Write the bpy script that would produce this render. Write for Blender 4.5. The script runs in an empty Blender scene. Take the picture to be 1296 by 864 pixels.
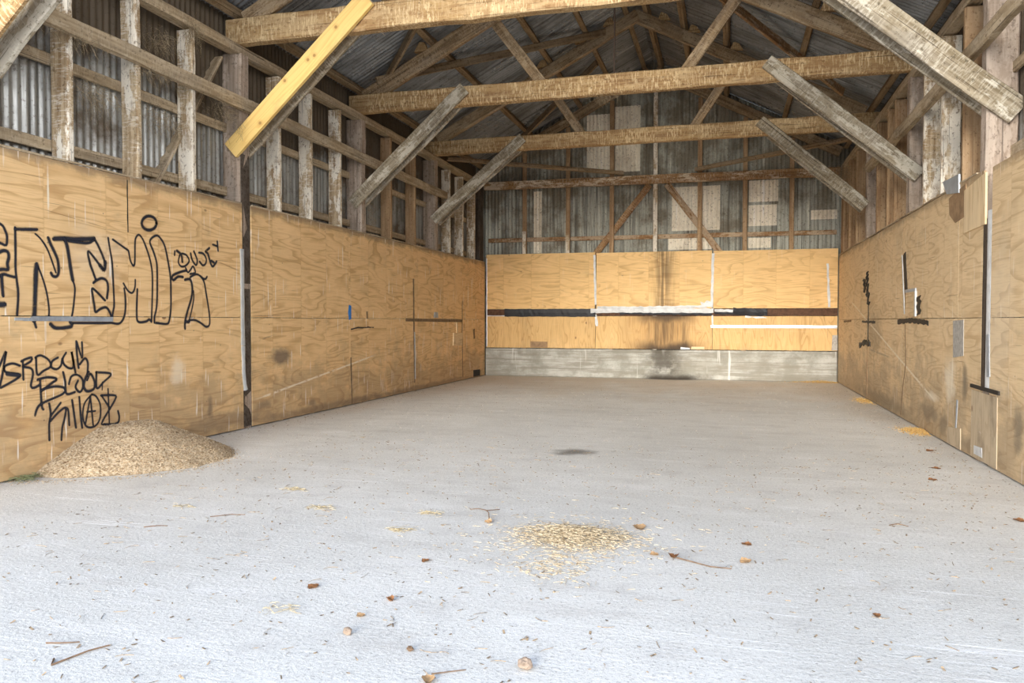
# A timber-framed farm shed lined with plywood, open at the front, seen from its opening.
SKY_LOW, SKY_HIGH, SKY_STR = (.98, .975, .985), (.12, .17, .26), 5.2
SUN = ((.08, 1, -.255), 24, 4.1, (1.0, .945, .86))
EXPOSURE = 0.27
GRAFFITI = {'outlined':[(0.0171,[(4.325,1.858),(4.353,1.842),(4.373,1.805),(4.384,1.772),(4.377,1.709),(4.345,1.714),(4.322,1.721)]),(0.0228,[(4.321,1.653),(4.355,1.667),(4.387,1.661),(4.396,1.625),(4.383,1.576),(4.388,1.534),(4.353,1.534),(4.318,1.529)]),(0.02,[(4.318,1.484),(4.352,1.498),(4.387,1.491),(4.438,1.482)]),(0.0226,[(4.335,1.485),(4.339,1.407),(4.344,1.345)]),(0.034,[(4.314,1.279),(4.351,1.28)]),(0.0173,[(4.45,1.842),(4.45,1.656),(4.448,1.543),(4.456,1.463),(4.466,1.383),(4.464,1.304),(4.454,1.21)]),(0.0208,[(4.45,1.831),(4.633,1.849)]),(0.0132,[(4.62,1.815),(4.664,1.784),(4.715,1.723),(4.753,1.648),(4.797,1.538)]),(0.0221,[(4.735,1.797),(4.754,1.754),(4.794,1.685),(4.819,1.629),(4.826,1.556),(4.817,1.519),(4.797,1.505),(4.769,1.51),(4.757,1.53)]),(0.0314,[(4.788,1.796),(4.896,1.808),(4.98,1.81),(5.082,1.823),(5.175,1.836)]),(0.0192,[(4.926,1.792),(5.105,1.793),(5.17,1.823)]),(0.0287,[(4.884,1.806),(4.91,1.741),(4.939,1.575),(4.956,1.489)]),(0.0151,[(4.956,1.489),(4.976,1.427),(4.97,1.346),(4.951,1.229),(4.926,1.157)]),(0.0245,[(4.926,1.157),(4.935,1.12),(4.795,1.108),(4.743,1.139)]),(0.0326,[(4.628,1.585),(4.62,1.525),(4.612,1.389),(4.602,1.226),(4.595,1.169)]),(0.0178,[(4.595,1.169),(4.613,1.116)]),(0.0133,[(4.64,1.574),(4.683,1.475),(4.715,1.368),(4.732,1.248),(4.724,1.175)]),(0.0243,[(4.703,1.187),(4.746,1.188)]),(0.0197,[(5.179,1.836),(5.216,1.788),(5.259,1.714),(5.292,1.647)]),(0.0296,[(5.292,1.651),(5.278,1.588),(5.236,1.621)]),(0.0193,[(5.236,1.621),(5.117,1.728),(5.13,1.635),(5.158,1.57),(5.189,1.501)]),(0.0198,[(5.164,1.476),(5.206,1.502),(5.256,1.517),(5.304,1.496),(5.318,1.441),(5.304,1.355)]),(0.0195,[(5.282,1.335),(5.155,1.428),(5.157,1.357),(5.169,1.293),(5.181,1.237),(5.23,1.262),(5.293,1.276),(5.331,1.239),(5.353,1.19)]),(0.016,[(5.326,1.858),(5.34,1.78),(5.361,1.683),(5.369,1.603),(5.378,1.417),(5.381,1.297),(5.367,1.237),(5.357,1.17)]),(0.0166,[(5.378,1.85),(5.451,1.817),(5.538,1.778),(5.554,1.766),(5.57,1.699),(5.589,1.662),(5.612,1.645),(5.626,1.689),(5.631,1.85),(5.646,1.898),(5.678,1.922),(5.72,1.892),(5.764,1.819),(5.809,1.717),(5.836,1.598),(5.836,1.434),(5.826,1.263),(5.819,1.156)]),(0.0181,[(5.817,1.159),(5.79,1.178),(5.754,1.159),(5.657,1.157),(5.64,1.236),(5.652,1.441)]),(0.0152,[(5.628,1.523),(5.622,1.454),(5.59,1.408),(5.54,1.425),(5.49,1.486)]),(0.0175,[(5.499,1.442),(5.51,1.361),(5.508,1.259),(5.485,1.184),(5.435,1.141),(5.346,1.147),(5.298,1.146),(5.126,1.146),(4.953,1.147)]),(0.0252,[(5.897,2.051),(5.889,2.026),(5.869,2.003),(5.838,1.986),(5.803,1.977),(5.768,1.978),(5.739,1.988),(5.72,2.006),(5.714,2.029),(5.721,2.053),(5.741,2.075),(5.77,2.093),(5.805,2.102),(5.84,2.102),(5.87,2.092),(5.89,2.074),(5.897,2.051)]),(0.0187,[(5.855,1.149),(5.859,1.203),(5.884,1.283),(5.895,1.402),(5.898,1.602),(5.891,1.697),(5.855,1.787),(5.811,1.868),(5.837,1.911),(5.895,1.938),(5.941,1.922),(5.999,1.855),(6.043,1.708),(6.072,1.561),(6.075,1.408),(6.071,1.274),(6.05,1.171),(6.015,1.137),(5.873,1.146)])],'small':[(0.0178,[(6.135,1.816),(6.13,1.782)]),(0.0225,[(6.163,1.824),(6.222,1.791),(6.237,1.727)]),(0.0166,[(6.2,1.784),(6.182,1.718),(6.22,1.681),(6.283,1.693),(6.333,1.742),(6.296,1.792),(6.233,1.805)]),(0.0185,[(6.356,1.815),(6.378,1.753),(6.432,1.708),(6.45,1.759),(6.403,1.839)]),(0.0188,[(6.477,1.833),(6.543,1.828),(6.587,1.777),(6.572,1.729),(6.53,1.714),(6.486,1.746)]),(0.0222,[(6.634,1.891),(6.576,1.849),(6.61,1.837),(6.651,1.745),(6.688,1.713),(6.746,1.765)]),(0.0239,[(6.664,1.767),(6.701,1.754)]),(0.0209,[(6.761,1.969),(6.771,1.879)]),(0.0193,[(6.691,1.933),(6.761,1.922)]),(0.0169,[(6.283,1.67),(6.314,1.63),(6.354,1.66),(6.389,1.693),(6.42,1.636),(6.345,1.617)]),(0.0222,[(6.294,1.648),(6.197,1.624),(6.099,1.585),(6.109,1.545),(6.175,1.581),(6.241,1.581)]),(0.023,[(6.271,1.558),(6.345,1.562),(6.374,1.489),(6.361,1.389),(6.298,1.247),(6.265,1.148),(6.264,1.092)]),(0.0153,[(6.391,1.455),(6.39,1.363),(6.339,1.206),(6.307,1.148)]),(0.0259,[(6.279,1.156),(6.324,1.156)]),(0.019,[(6.328,1.171),(6.413,1.171),(6.5,1.14),(6.577,1.105),(6.627,1.132),(6.624,1.236),(6.582,1.425),(6.55,1.547),(6.496,1.602),(6.431,1.619),(6.345,1.586)]),(0.0173,[(6.496,1.605),(6.54,1.582),(6.572,1.58),(6.595,1.603)])],'tag':[(0.0159,[(4.306,0.839),(4.359,0.942),(4.347,0.874),(4.327,0.77),(4.308,0.693),(4.337,0.695),(4.475,0.763),(4.357,0.794),(4.349,0.837),(4.411,0.854),(4.471,0.835)]),(0.0232,[(4.367,0.781),(4.457,0.764)]),(0.0163,[(4.496,0.866),(4.499,0.732)]),(0.0165,[(4.484,0.867),(4.525,0.882),(4.571,0.89),(4.564,0.863),(4.501,0.828),(4.563,0.81),(4.581,0.769),(4.561,0.677),(4.592,0.663),(4.638,0.682)]),(0.0158,[(4.609,0.884),(4.618,0.761),(4.674,0.785),(4.738,0.815),(4.718,0.867),(4.648,0.903),(4.603,0.888)]),(0.0159,[(4.805,0.879),(4.752,0.853),(4.744,0.809),(4.791,0.79),(4.832,0.815),(4.847,0.867),(4.882,0.913)]),(0.0163,[(4.847,0.867),(4.86,0.825),(4.901,0.794),(4.943,0.791),(4.951,0.843),(4.935,0.919),(4.971,0.749)]),(0.0164,[(4.982,1.0),(4.987,0.9),(5.001,0.788)]),(0.0153,[(4.989,0.993),(5.038,0.868),(5.04,0.992)]),(0.0167,[(5.016,0.817),(5.067,0.861),(5.096,0.818),(5.086,0.717)]),(0.0168,[(4.642,0.712),(4.652,0.53),(4.666,0.491)]),(0.0171,[(4.62,0.721),(4.707,0.733),(4.79,0.714),(4.737,0.681),(4.647,0.631)]),(0.0173,[(4.648,0.637),(4.7,0.651),(4.782,0.657),(4.858,0.639),(4.849,0.595),(4.667,0.542),(4.616,0.51),(4.593,0.456)]),(0.0174,[(4.852,0.762),(4.87,0.689),(4.881,0.592),(4.96,0.597)]),(0.0166,[(4.905,0.667),(4.93,0.724),(4.986,0.733),(5.035,0.697),(5.042,0.63),(5.009,0.593),(4.969,0.636),(4.994,0.686)]),(0.0192,[(5.084,0.687),(5.119,0.732),(5.16,0.667),(5.151,0.607),(5.083,0.593),(5.051,0.635),(5.068,0.701),(5.103,0.746)]),(0.0171,[(5.179,0.741),(5.336,0.717),(5.256,0.654),(5.185,0.611),(5.183,0.741)]),(0.0105,[(5.246,0.654),(5.24,0.592)]),(0.017,[(4.72,0.53),(4.732,0.447),(4.717,0.372),(4.717,0.251)]),(0.0158,[(4.825,0.525),(4.732,0.435)]),(0.0161,[(4.731,0.396),(4.801,0.452),(4.871,0.482),(4.861,0.405),(4.837,0.331),(4.827,0.235)]),(0.0162,[(4.872,0.475),(4.894,0.466),(4.903,0.342)]),(0.0177,[(4.934,0.534),(4.967,0.314)]),(0.0165,[(5.004,0.553),(5.014,0.427),(5.028,0.305)]),(0.0143,[(5.132,0.563),(5.056,0.495),(5.038,0.384),(5.078,0.305),(5.163,0.301),(5.215,0.363),(5.217,0.471),(5.175,0.544),(5.132,0.563)]),(0.0141,[(5.116,0.549),(5.062,0.327)]),(0.0143,[(5.116,0.549),(5.141,0.311)]),(0.013,[(5.08,0.426),(5.165,0.423)]),(0.0171,[(5.227,0.546),(5.37,0.533),(5.379,0.497),(5.241,0.332),(5.25,0.303),(5.393,0.292),(5.422,0.338),(5.41,0.395)]),(0.0133,[(5.303,0.594),(5.312,0.309)]),(0.0146,[(5.236,0.538),(5.323,0.425)])]}
import bpy, bmesh, math, random
from mathutils import Vector, Matrix, noise as mnoise
R = random.Random(7)
SC = bpy.context.scene
COL = SC.collection
W, YF, YB = 7.06, 2.6, 15.75          # inner width, open front, face of the end-wall lining

# ------------------------------------------------------------------ helpers
def link(o):
    COL.objects.link(o); return o

def tag(o, label=None, cat=None, group=None, kind=None):
    if label: o['label'] = label
    if cat: o['category'] = cat
    if group: o['group'] = group
    if kind: o['kind'] = kind
    return o

def mesh_obj(name, verts, faces, mat, parent=None, mw=None, smooth=False, uvs=None):
    me = bpy.data.meshes.new(name)
    me.from_pydata([tuple(v) for v in verts], [], faces)
    if uvs is not None:
        l = me.uv_layers.new(name='UVMap')
        for i, u in enumerate(uvs): l.data[i].uv = u
    me.materials.append(mat)
    if smooth:
        me.polygons.foreach_set('use_smooth', [True] * len(me.polygons))
    me.update()
    o = link(bpy.data.objects.new(name, me))
    if mw is not None:
        if parent is not None:
            o.parent = parent
            o.matrix_basis = Matrix.Translation(-parent.location) @ mw
        else:
            o.matrix_basis = mw
    elif parent is not None:
        o.parent = parent
        o.matrix_basis = Matrix.Translation(-parent.location)
    return o

def empty(name, loc):
    e = link(bpy.data.objects.new(name, None)); e.location = Vector(loc); e.empty_display_size = .1
    return e

def frame(p0, p1, up=(0, 0, 1)):
    p0, p1 = Vector(p0), Vector(p1)
    x = (p1 - p0).normalized(); u = Vector(up)
    if abs(x.dot(u.normalized())) > .98: u = Vector((0, 1, 0))
    y = u.cross(x).normalized(); z = x.cross(y)
    m = Matrix((x, y, z)).transposed().to_4x4(); m.translation = p0
    return m, (p1 - p0).length

def timber(name, p0, p1, w, d, mat, parent=None, up=(0, 0, 1), wane=.004, bev=.008, slant0=0, slant1=0):
    """a sawn timber from p0 to p1 (centre line), w wide (local Y), d deep (local Z), edges slightly waney"""
    m, L = frame(p0, p1, up)
    n = max(2, int(L / .3) + 1)
    vs, fs = [], []
    b = min(bev, w * .2, d * .2)
    for i in range(n):
        t = i / (n - 1)
        a, c = w / 2, d / 2
        prof = [(-a + b, -c), (a - b, -c), (a, -c + b), (a, c - b), (a - b, c), (-a + b, c), (-a, c - b), (-a, -c + b)]
        dy, dz = R.uniform(-wane, wane) * .6, R.uniform(-wane, wane) * .6
        for (py, pz) in prof:
            x = t * L
            if i == 0: x += slant0 * pz
            if i == n - 1: x += slant1 * pz
            vs.append((x, py + dy + R.uniform(-wane, wane) * .5, pz + dz + R.uniform(-wane, wane) * .5))
    for i in range(n - 1):
        for k in range(8):
            k2 = (k + 1) % 8
            fs.append((i * 8 + k, i * 8 + k2, (i + 1) * 8 + k2, (i + 1) * 8 + k))
    fs.append(tuple(reversed(range(8)))); fs.append(tuple(range((n - 1) * 8, n * 8)))
    return mesh_obj(name, vs, fs, mat, parent, m)

def box(name, lo, hi, mat, parent=None, bev=.002, jit=0.0):
    bm = bmesh.new()
    bmesh.ops.create_cube(bm, size=1)
    c = [(lo[i] + hi[i]) / 2 for i in range(3)]
    for v in bm.verts:
        v.co = Vector([v.co[i] * (hi[i] - lo[i]) + (R.uniform(-jit, jit) if jit else 0) for i in range(3)])
    if bev:
        bmesh.ops.bevel(bm, geom=bm.edges[:], offset=min(bev, .3 * min(hi[i] - lo[i] for i in range(3))), segments=1, affect='EDGES')
    me = bpy.data.meshes.new(name); bm.to_mesh(me); bm.free(); me.materials.append(mat)
    o = link(bpy.data.objects.new(name, me))
    loc = Vector(c)
    if parent is not None: o.parent = parent; loc = loc - parent.location
    o.location = loc
    return o

# plane frames for things fixed flat on a wall: (a along the wall, z up, h out from the lining's face)
def on_left(a, z, h=0): return (.02 + h, a, z)
def on_right(a, z, h=0): return (W - .02 - h, a, z)
def on_back(a, z, h=0): return (a, YB - h, z)

def strip(name, P, pts, wid, mat, h0=-.003, th=.004, rag=.0, parent=None, step=.06, lump=0.0):
    """a band of width wid following pts on plane P, with real thickness, ragged edges and lumps"""
    pts = [Vector(p) for p in pts]
    path = [pts[0]]
    for p, q in zip(pts, pts[1:]):
        n = max(1, int((q - p).length / step))
        path += [p.lerp(q, (i + 1) / n) for i in range(n)]
    vs, fs = [], []
    for i, p in enumerate(path):
        t = (path[min(i + 1, len(path) - 1)] - path[max(i - 1, 0)]).normalized()
        nrm = Vector((-t.y, t.x))
        a = p + nrm * (wid / 2 + R.uniform(-rag, rag)); b = p - nrm * (wid / 2 + R.uniform(-rag, rag))
        l = th + R.uniform(0, lump)
        m = (a + b) / 2
        vs += [P(a.x, a.y, h0), P(a.x, a.y, h0 + th), P(m.x, m.y, h0 + l + th * .3), P(b.x, b.y, h0 + th), P(b.x, b.y, h0)]
    for i in range(len(path) - 1):
        for k in range(5):
            k2 = (k + 1) % 5
            fs.append((i * 5 + k, i * 5 + k2, (i + 1) * 5 + k2, (i + 1) * 5 + k))
    fs.append((4, 3, 2, 1, 0)); fs.append(tuple(range((len(path) - 1) * 5, len(path) * 5)))
    o = mesh_obj(name, vs, fs, mat, parent)
    bm = bmesh.new(); bm.from_mesh(o.data); bmesh.ops.recalc_face_normals(bm, faces=bm.faces); bm.to_mesh(o.data); bm.free()
    return o

def poly_plate(name, P, pts, mat, h0=-.003, th=.009, parent=None):
    n = len(pts)
    vs = [P(a, z, h0) for a, z in pts] + [P(a, z, h0 + th) for a, z in pts]
    fs = [tuple(range(n)), tuple(range(n, 2 * n))] + [(i, (i + 1) % n, n + (i + 1) % n, n + i) for i in range(n)]
    o = mesh_obj(name, vs, fs, mat, parent)
    bm = bmesh.new(); bm.from_mesh(o.data); bmesh.ops.recalc_face_normals(bm, faces=bm.faces); bm.to_mesh(o.data); bm.free()
    return o

# ------------------------------------------------------------------ node maths
class X:
    """one value in a node tree, with arithmetic"""
    def __init__(s, nt, sock): s.nt, s.k = nt, sock
    def m(s, op, b=None, c=None, clamp=False):
        n = s.nt.nodes.new('ShaderNodeMath'); n.operation = op; n.use_clamp = clamp
        s.nt.links.new(s.k, n.inputs[0])
        for i, v in ((1, b), (2, c)):
            if v is None: continue
            if isinstance(v, X): s.nt.links.new(v.k, n.inputs[i])
            else: n.inputs[i].default_value = v
        return X(s.nt, n.outputs[0])
    def __add__(s, b): return s.m('ADD', b)
    def __sub__(s, b): return s.m('SUBTRACT', b)
    def __mul__(s, b): return s.m('MULTIPLY', b)
    def inv(s): return (s * -1) + 1
    def abs(s): return s.m('ABSOLUTE')
    def max(s, b): return s.m('MAXIMUM', b)
    def min(s, b): return s.m('MINIMUM', b)
    def sm(s, lo, hi):
        n = s.nt.nodes.new('ShaderNodeMapRange'); n.interpolation_type = 'SMOOTHSTEP'
        flip = lo > hi
        if flip: lo, hi = hi, lo
        s.nt.links.new(s.k, n.inputs[0]); n.inputs[1].default_value = lo; n.inputs[2].default_value = hi
        n.inputs[3].default_value = 1 if flip else 0; n.inputs[4].default_value = 0 if flip else 1
        return X(s.nt, n.outputs[0])

class Mat:
    def __init__(s, name, rough=.8, metal=0.0, spec=.3):
        s.m = bpy.data.materials.new(name); s.m.use_nodes = True
        s.nt = s.m.node_tree; s.b = s.nt.nodes['Principled BSDF']
        s.b.inputs['Roughness'].default_value = rough; s.b.inputs['Metallic'].default_value = metal
        s.b.inputs['Specular IOR Level'].default_value = spec
    def coord(s, kind):
        if kind == 'pos':
            n = s.nt.nodes.new('ShaderNodeNewGeometry'); v = n.outputs['Position']
        else:
            n = s.nt.nodes.new('ShaderNodeTexCoord'); v = n.outputs['Object']
        sp = s.nt.nodes.new('ShaderNodeSeparateXYZ'); s.nt.links.new(v, sp.inputs[0])
        return [X(s.nt, sp.outputs[i]) for i in range(3)]
    def rand(s):
        n = s.nt.nodes.new('ShaderNodeObjectInfo'); return X(s.nt, n.outputs['Random'])
    def vec(s, a, b, c):
        n = s.nt.nodes.new('ShaderNodeCombineXYZ')
        for i, v in enumerate((a, b, c)):
            if isinstance(v, X): s.nt.links.new(v.k, n.inputs[i])
            else: n.inputs[i].default_value = v
        return n.outputs[0]
    def noise(s, v, scale=1, detail=3, rough=.5, dist=0):
        n = s.nt.nodes.new('ShaderNodeTexNoise'); s.nt.links.new(v, n.inputs['Vector'])
        n.inputs['Scale'].default_value = scale; n.inputs['Detail'].default_value = detail
        n.inputs['Roughness'].default_value = rough; n.inputs['Distortion'].default_value = dist
        return X(s.nt, n.outputs[0])
    def voro(s, v, scale=1, out='Distance'):
        n = s.nt.nodes.new('ShaderNodeTexVoronoi'); s.nt.links.new(v, n.inputs['Vector'])
        n.inputs['Scale'].default_value = scale
        return X(s.nt, n.outputs[out])
    def col(s, c):
        n = s.nt.nodes.new('ShaderNodeRGB'); n.outputs[0].default_value = (*c, 1); return n.outputs[0]
    def mix(s, f, a, b, mode='MIX'):
        n = s.nt.nodes.new('ShaderNodeMix'); n.data_type = 'RGBA'; n.blend_type = mode
        if isinstance(f, X): s.nt.links.new(f.k, n.inputs[0])
        else: n.inputs[0].default_value = f
        for i, v in ((6, a), (7, b)):
            if isinstance(v, (tuple, list)): n.inputs[i].default_value = (*v, 1)
            else: s.nt.links.new(v, n.inputs[i])
        return n.outputs[2]
    def done(s, c, bump=None, bstr=.3, bdist=.01, rough=None):
        if isinstance(c, (tuple, list)): s.b.inputs['Base Color'].default_value = (*c, 1)
        else: s.nt.links.new(c, s.b.inputs['Base Color'])
        if rough is not None: s.nt.links.new(rough.k, s.b.inputs['Roughness'])
        if bump is not None:
            n = s.nt.nodes.new('ShaderNodeBump'); n.inputs['Strength'].default_value = bstr; n.inputs['Distance'].default_value = bdist
            s.nt.links.new(bump.k, n.inputs['Height']); s.nt.links.new(n.outputs[0], s.b.inputs['Normal'])
        return s.m

def plywood(name, base, late, along, across, dirt=.5, stain=None, scratch=.5, rings=17, veneer=.61, top=0.0, low_dirt=.35, lf=.85):
    """rotary-cut plywood: contour-line grain in veneer strips, fibres, blotches, scuffs, nail dots"""
    M = Mat(name, .6, 0, .25)
    p = M.coord('pos'); r = M.rand() * 37
    u, v = p['xyz'.index(along)], p['xyz'.index(across)]
    cell = (u * (1 / veneer) + .3).m('FLOOR') if along != 'z' else (v * (1 / veneer) + .3).m('FLOOR')
    cu = (u if along != 'z' else v) * (1 / veneer) + .3
    joint = ((cu - cell) - .5).abs().sm(.478, .499)
    cr = (cell * 12.9898).m('SINE') * 43.7
    q = r + cr * .15
    n1 = M.noise(M.vec(u * .42, v * 2.3, q), 1.0, 2.5, .5, .35)
    ph = (n1 * rings).m('FRACT')
    line = ph.sm(.50, .93) * ph.sm(1.0, .95)
    fine = M.noise(M.vec(u * 4, v * 95, q), 1, 3, .6)
    blot = M.noise(M.vec(u * .9, v * 1.6, q + 5), 1.3, 4, .6)
    c = M.mix((cr.m('FRACT').abs()) * .09, base, tuple(k * .82 for k in base))
    c = M.mix(line * (blot.sm(.3, .62) * .62 + .16) * lf, c, late)
    c = M.mix(fine.sm(.45, .75) * .38, c, late)
    c = M.mix(blot.sm(.45, .72) * .42, c, tuple(x * .70 for x in base))
    pale = M.noise(M.vec(u * 1.1, v * 1.9, r + 11), 1.1, 4, .6)
    c = M.mix(pale.sm(.54, .74) * .38, c, tuple(min(1, x * 1.12 + .05) for x in base))
    c = M.mix(joint * .18, c, late)
    # grey-brown rubbed dirt, more of it low on the boards
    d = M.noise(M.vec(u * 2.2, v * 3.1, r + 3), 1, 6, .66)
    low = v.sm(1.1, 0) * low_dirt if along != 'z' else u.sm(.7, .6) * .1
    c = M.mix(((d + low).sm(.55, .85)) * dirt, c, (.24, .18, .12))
    if top:
        t = v + (M.noise(M.vec(u * 3, v * 4, 6), 1, 5, .65) - .5) * .22
        c = M.mix(t.sm(2.30, 2.40) * top, c, (.24, .165, .10))
    # short upright scuffs with the pale wood showing
    s1 = M.noise(M.vec(u * 34, v * 2.2, r), 1, 2, .5)
    s2 = M.noise(M.vec(u * 1.3, v * 1.3, r + 21), 1, 3)
    c = M.mix(s1.sm(.64, .71) * s2.sm(.36, .56) * scratch, c, (.95, .89, .78))
    # knots and nail heads
    vd = M.voro(M.vec(u * 1.5, v * 2.3, r), 1.0)
    c = M.mix(vd.sm(.055, .03) * .75, c, (.20, .10, .045))
    vn = M.voro(M.vec(u * 4.4, v * 4.4, r + 2), 1.0)
    c = M.mix(vn.sm(.035, .022) * .75, c, (.16, .11, .07))
    # short splits along the grain
    sp = M.noise(M.vec(u * 2.0, v * 75, r + 9), 1, 1, .5)
    c = M.mix(sp.sm(.74, .78) * .65, c, (.2, .11, .05))
    if stain: c = stain(M, p, c)
    return M.done(c, line * .35 + fine * .4, .15, .004)

def marks(M, u, v, c, spots, lines):
    """individual smudges (u, v, ru, rv, colour, strength) and rubbed lines (u0, v0, u1, v1, width, colour, strength)"""
    w = M.noise(M.vec(u * 5, v * 7, 3), 1, 5, .65)
    for (a, b, ra, rb, k, f) in spots:
        x, y = (u - a) * (1 / ra), (v - b) * (1 / rb)
        d = (x * x + y * y).m('SQRT') + (w - .5) * 1.6
        c = M.mix(d.sm(1.15, .25) * f, c, k)
    for (a, b, a2, b2, wd, k, f) in lines:
        L = math.hypot(a2 - a, b2 - b); tx, ty = (a2 - a) / L, (b2 - b) / L
        x, y = u - a, v - b
        t = x * tx + y * ty
        d = (x * -ty + y * tx).abs() + (w - .5) * wd * 2.5
        c = M.mix(d.sm(wd, wd * .25) * t.sm(-.1, .25) * t.sm(L + .1, L - .25) * w.sm(.35, .5) * f, c, k)
    return c
def grime_graffiti_wall(M, p, c):
    K, P = (.13, .10, .08), (.90, .80, .62)
    return marks(M, p[1], p[2], c, [(7.9, .74, .28, .14, K, .8), (6.63, .30, .05, .13, K, .6), (7.55, .22, .18, .06, K, .5), (8.6, .14, .12, .05, K, .5), (6.9, .12, .9, .12, K, .45), (9.1, .05, 2.2, .07, K, .5), (12.5, .04, 3.0, .06, K, .5),
                 (6.15, .70, .12, .16, P, .6), (4.74, 2.15, .012, .2, P, .9), (4.30, 2.05, .012, .12, P, .9), (5.2, 1.7, .35, .3, P, .25)],
                 [(7.42, .30, 10.4, .66, .018, P, .8), (7.38, .93, 7.75, 1.0, .012, K, .8), (7.36, 1.22, 8.1, 1.235, .01, (.3, .15, .06), .6), (4.6, 2.02, 5.4, 1.93, .006, (.35, .18, .07), .8), (7.2, 1.68, 6.7, 1.78, .012, (.35, .18, .07), .7)])
def grime_facing_wall(M, p, c):
    K, P = (.17, .14, .10), (.86, .78, .62)
    return marks(M, p[1], p[2], c, [(7.62, .62, .10, .2, K, .75), (8.9, .22, .5, .12, K, .6), (8.3, .16, .2, .16, K, .55), (7.0, .32, .25, .3, K, .35), (6.3, .38, .14, .2, K, .7), (8.1, .6, .22, .25, P, .6), (8.75, .40, .3, .06, P, .6), (11.5, .1, 2.4, .12, K, .5), (12.0, 1.0, .7, .4, K, .4), (7.2, .10, .8, .10, K, .4), (6.75, 1.2, .4, .7, P, .2)],
                 [(14.2, 1.5, 8.6, .36, .02, P, .75), (12.1, .72, 11.9, .45, .03, K, .6), (10.9, .70, 12.4, .75, .02, K, .5)])

def water_stain(M, p, c):
    """black run-off marks down the middle of the end wall, as the leak left them"""
    x, z = p[0], p[2]
    w = M.noise(M.vec(x * 3.0, z * .8, 1.0), 1, 4, .6)
    x2 = x + (w - .5) * .35
    run = (x2 - 3.78).abs().sm(.34, .02) * M.noise(M.vec(x * 22, z * 1.2, 4), 1, 2).sm(.25, .6)
    broad = (x2 - 3.78).abs().sm(.75, .15) * z.sm(1.35, 1.1) * M.noise(M.vec(x * 14, z * .7, 9), 1, 3).sm(.35, .75)
    foot = (x2 - 3.85).abs().sm(.95, .25) * (z + (w - .5) * .3).sm(.84, .60) * z.sm(-.2, .3)
    head = (x2 - 3.8).abs().sm(.8, .2) * (z + (w - .5) * .3).sm(1.02, 1.26) * z.sm(1.4, 1.3)
    f = (run * .70).max(broad * .85).max(foot * .96).max(head * .9)
    halo = (x2 - 3.78).abs().sm(1.1, .1) * z.sm(1.5, 1.2) * .5
    c = M.mix(halo, c, (.42, .22, .07))
    return M.mix(f, c, (.05, .03, .015))

def old_timber(name, wood, pale, dark, flecks=.6, grey=.3, rust=0.0, patch=.5, pt=.53):
    """weathered sawn timber, grain along local X, splashed with old limewash and droppings"""
    M = Mat(name, .88, 0, .15)
    x, y, z = M.coord('obj'); r = M.rand() * 53
    g = M.noise(M.vec(x * 1.1, y * 28, z * 28 + r), 1, 3, .6)
    b = M.noise(M.vec(x * 1.5, y * 5, z * 5 + r), 1, 4, .6)
    rr = M.rand()
    c = M.mix(g.sm(.38, .68), wood, dark)
    c = M.mix(b.sm(.46, .7) * grey, c, (.27, .245, .21))
    # flaking wash: ragged patches of pale coat
    q = M.noise(M.vec(x * 2.2, y * 7, z * 7 + r + 4), 1, 6, .68)
    c = M.mix((q + (rr - .5) * .14).sm(pt, pt + .06) * patch, c, pale)
    # short drips across the length
    f = M.noise(M.vec(x * 75, y * 22, z * 12 + r), 1, 2, .6)
    f2 = M.noise(M.vec(x * 3, y * 3, z * 3 + r + 8), 1, 3)
    c = M.mix(f.sm(.49, .62) * f2.sm(.30, .55) * flecks, c, pale)
    d = M.noise(M.vec(x * 24, y * 30, z * 30 + r), 1, 4, .7)
    c = M.mix(d.sm(.54, .68) * .8, c, tuple(k * .45 for k in dark))
    e = M.noise(M.vec(x * 3.5, y * 6, z * 6 + r + 17), 1, 6, .72)
    c = M.mix(e.sm(.53, .66) * .6, c, dark)
    ck = M.noise(M.vec(x * .9, y * 70, z * 70 + r), 1, 1)
    c = M.mix(ck.sm(.66, .72) * .7, c, (.045, .03, .02))
    c = M.mix(M.rand() * .25, c, tuple(k * .7 for k in wood))
    if rust: c = M.mix(b.sm(.35, .6) * rust, c, (.22, .10, .04))
    return M.done(c, g * .6 + d * .5, .5, .006)

def iron(name, base, dirt, metal=.55, rough=.45, along='z', cobweb=.5, high=0.0, flecks=.6, streak=.85):
    M = Mat(name, rough, metal, .5)
    p = M.coord('pos')
    a = p['xyz'.index(along)]; o = [p[i] for i in range(3) if 'xyz'[i] != along]
    st = M.noise(M.vec(a * .5, o[0] * (26 if along == 'x' else 14), 0 if along == 'x' else o[1] * 14), 1, 4, .65)
    bl = M.noise(M.vec(p[0] * 1.5, p[1] * 1.5, p[2] * 1.5), 1, 6, .66)
    sh = M.voro(M.vec(p[0] * 1.31, p[1] * 1.31, p[2] * .5), 1.0, 'Color')
    sp = M.noise(M.vec(p[0] * 26, p[1] * 26, p[2] * 26), 1, 4, .7)
    c = M.mix(sh * (streak * .52), base, tuple(k * .55 for k in base))
    c = M.mix(st.sm(.46, .68) * streak, c, tuple(k * .25 for k in base))
    c = M.mix(st.sm(.40, .28) * .6, c, tuple(min(1, k * 1.8 + .05) for k in base))
    top = p[2].sm(3.0, 4.1) * high
    c = M.mix((bl + top * .3).sm(.47, .66) * cobweb, c, dirt)
    c = M.mix(sp.sm(.56, .68) * flecks, c, tuple(k * .6 for k in dirt))
    return M.done(c, sp, .15, .004, rough=((bl + top * .3).sm(.4, .7) * .35 + rough - .05))

def plain(name, c, rough=.7, metal=0, var=.25, scale=20, spec=.3, other=None):
    M = Mat(name, rough, metal, spec)
    p = M.coord('pos')
    n = M.noise(M.vec(p[0], p[1], p[2]), scale, 4, .6)
    return M.done(M.mix(n.sm(.35, .7) * (1 if other else var * 2), c, other or tuple(k * .5 for k in c)), n, .2, .003)

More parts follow.
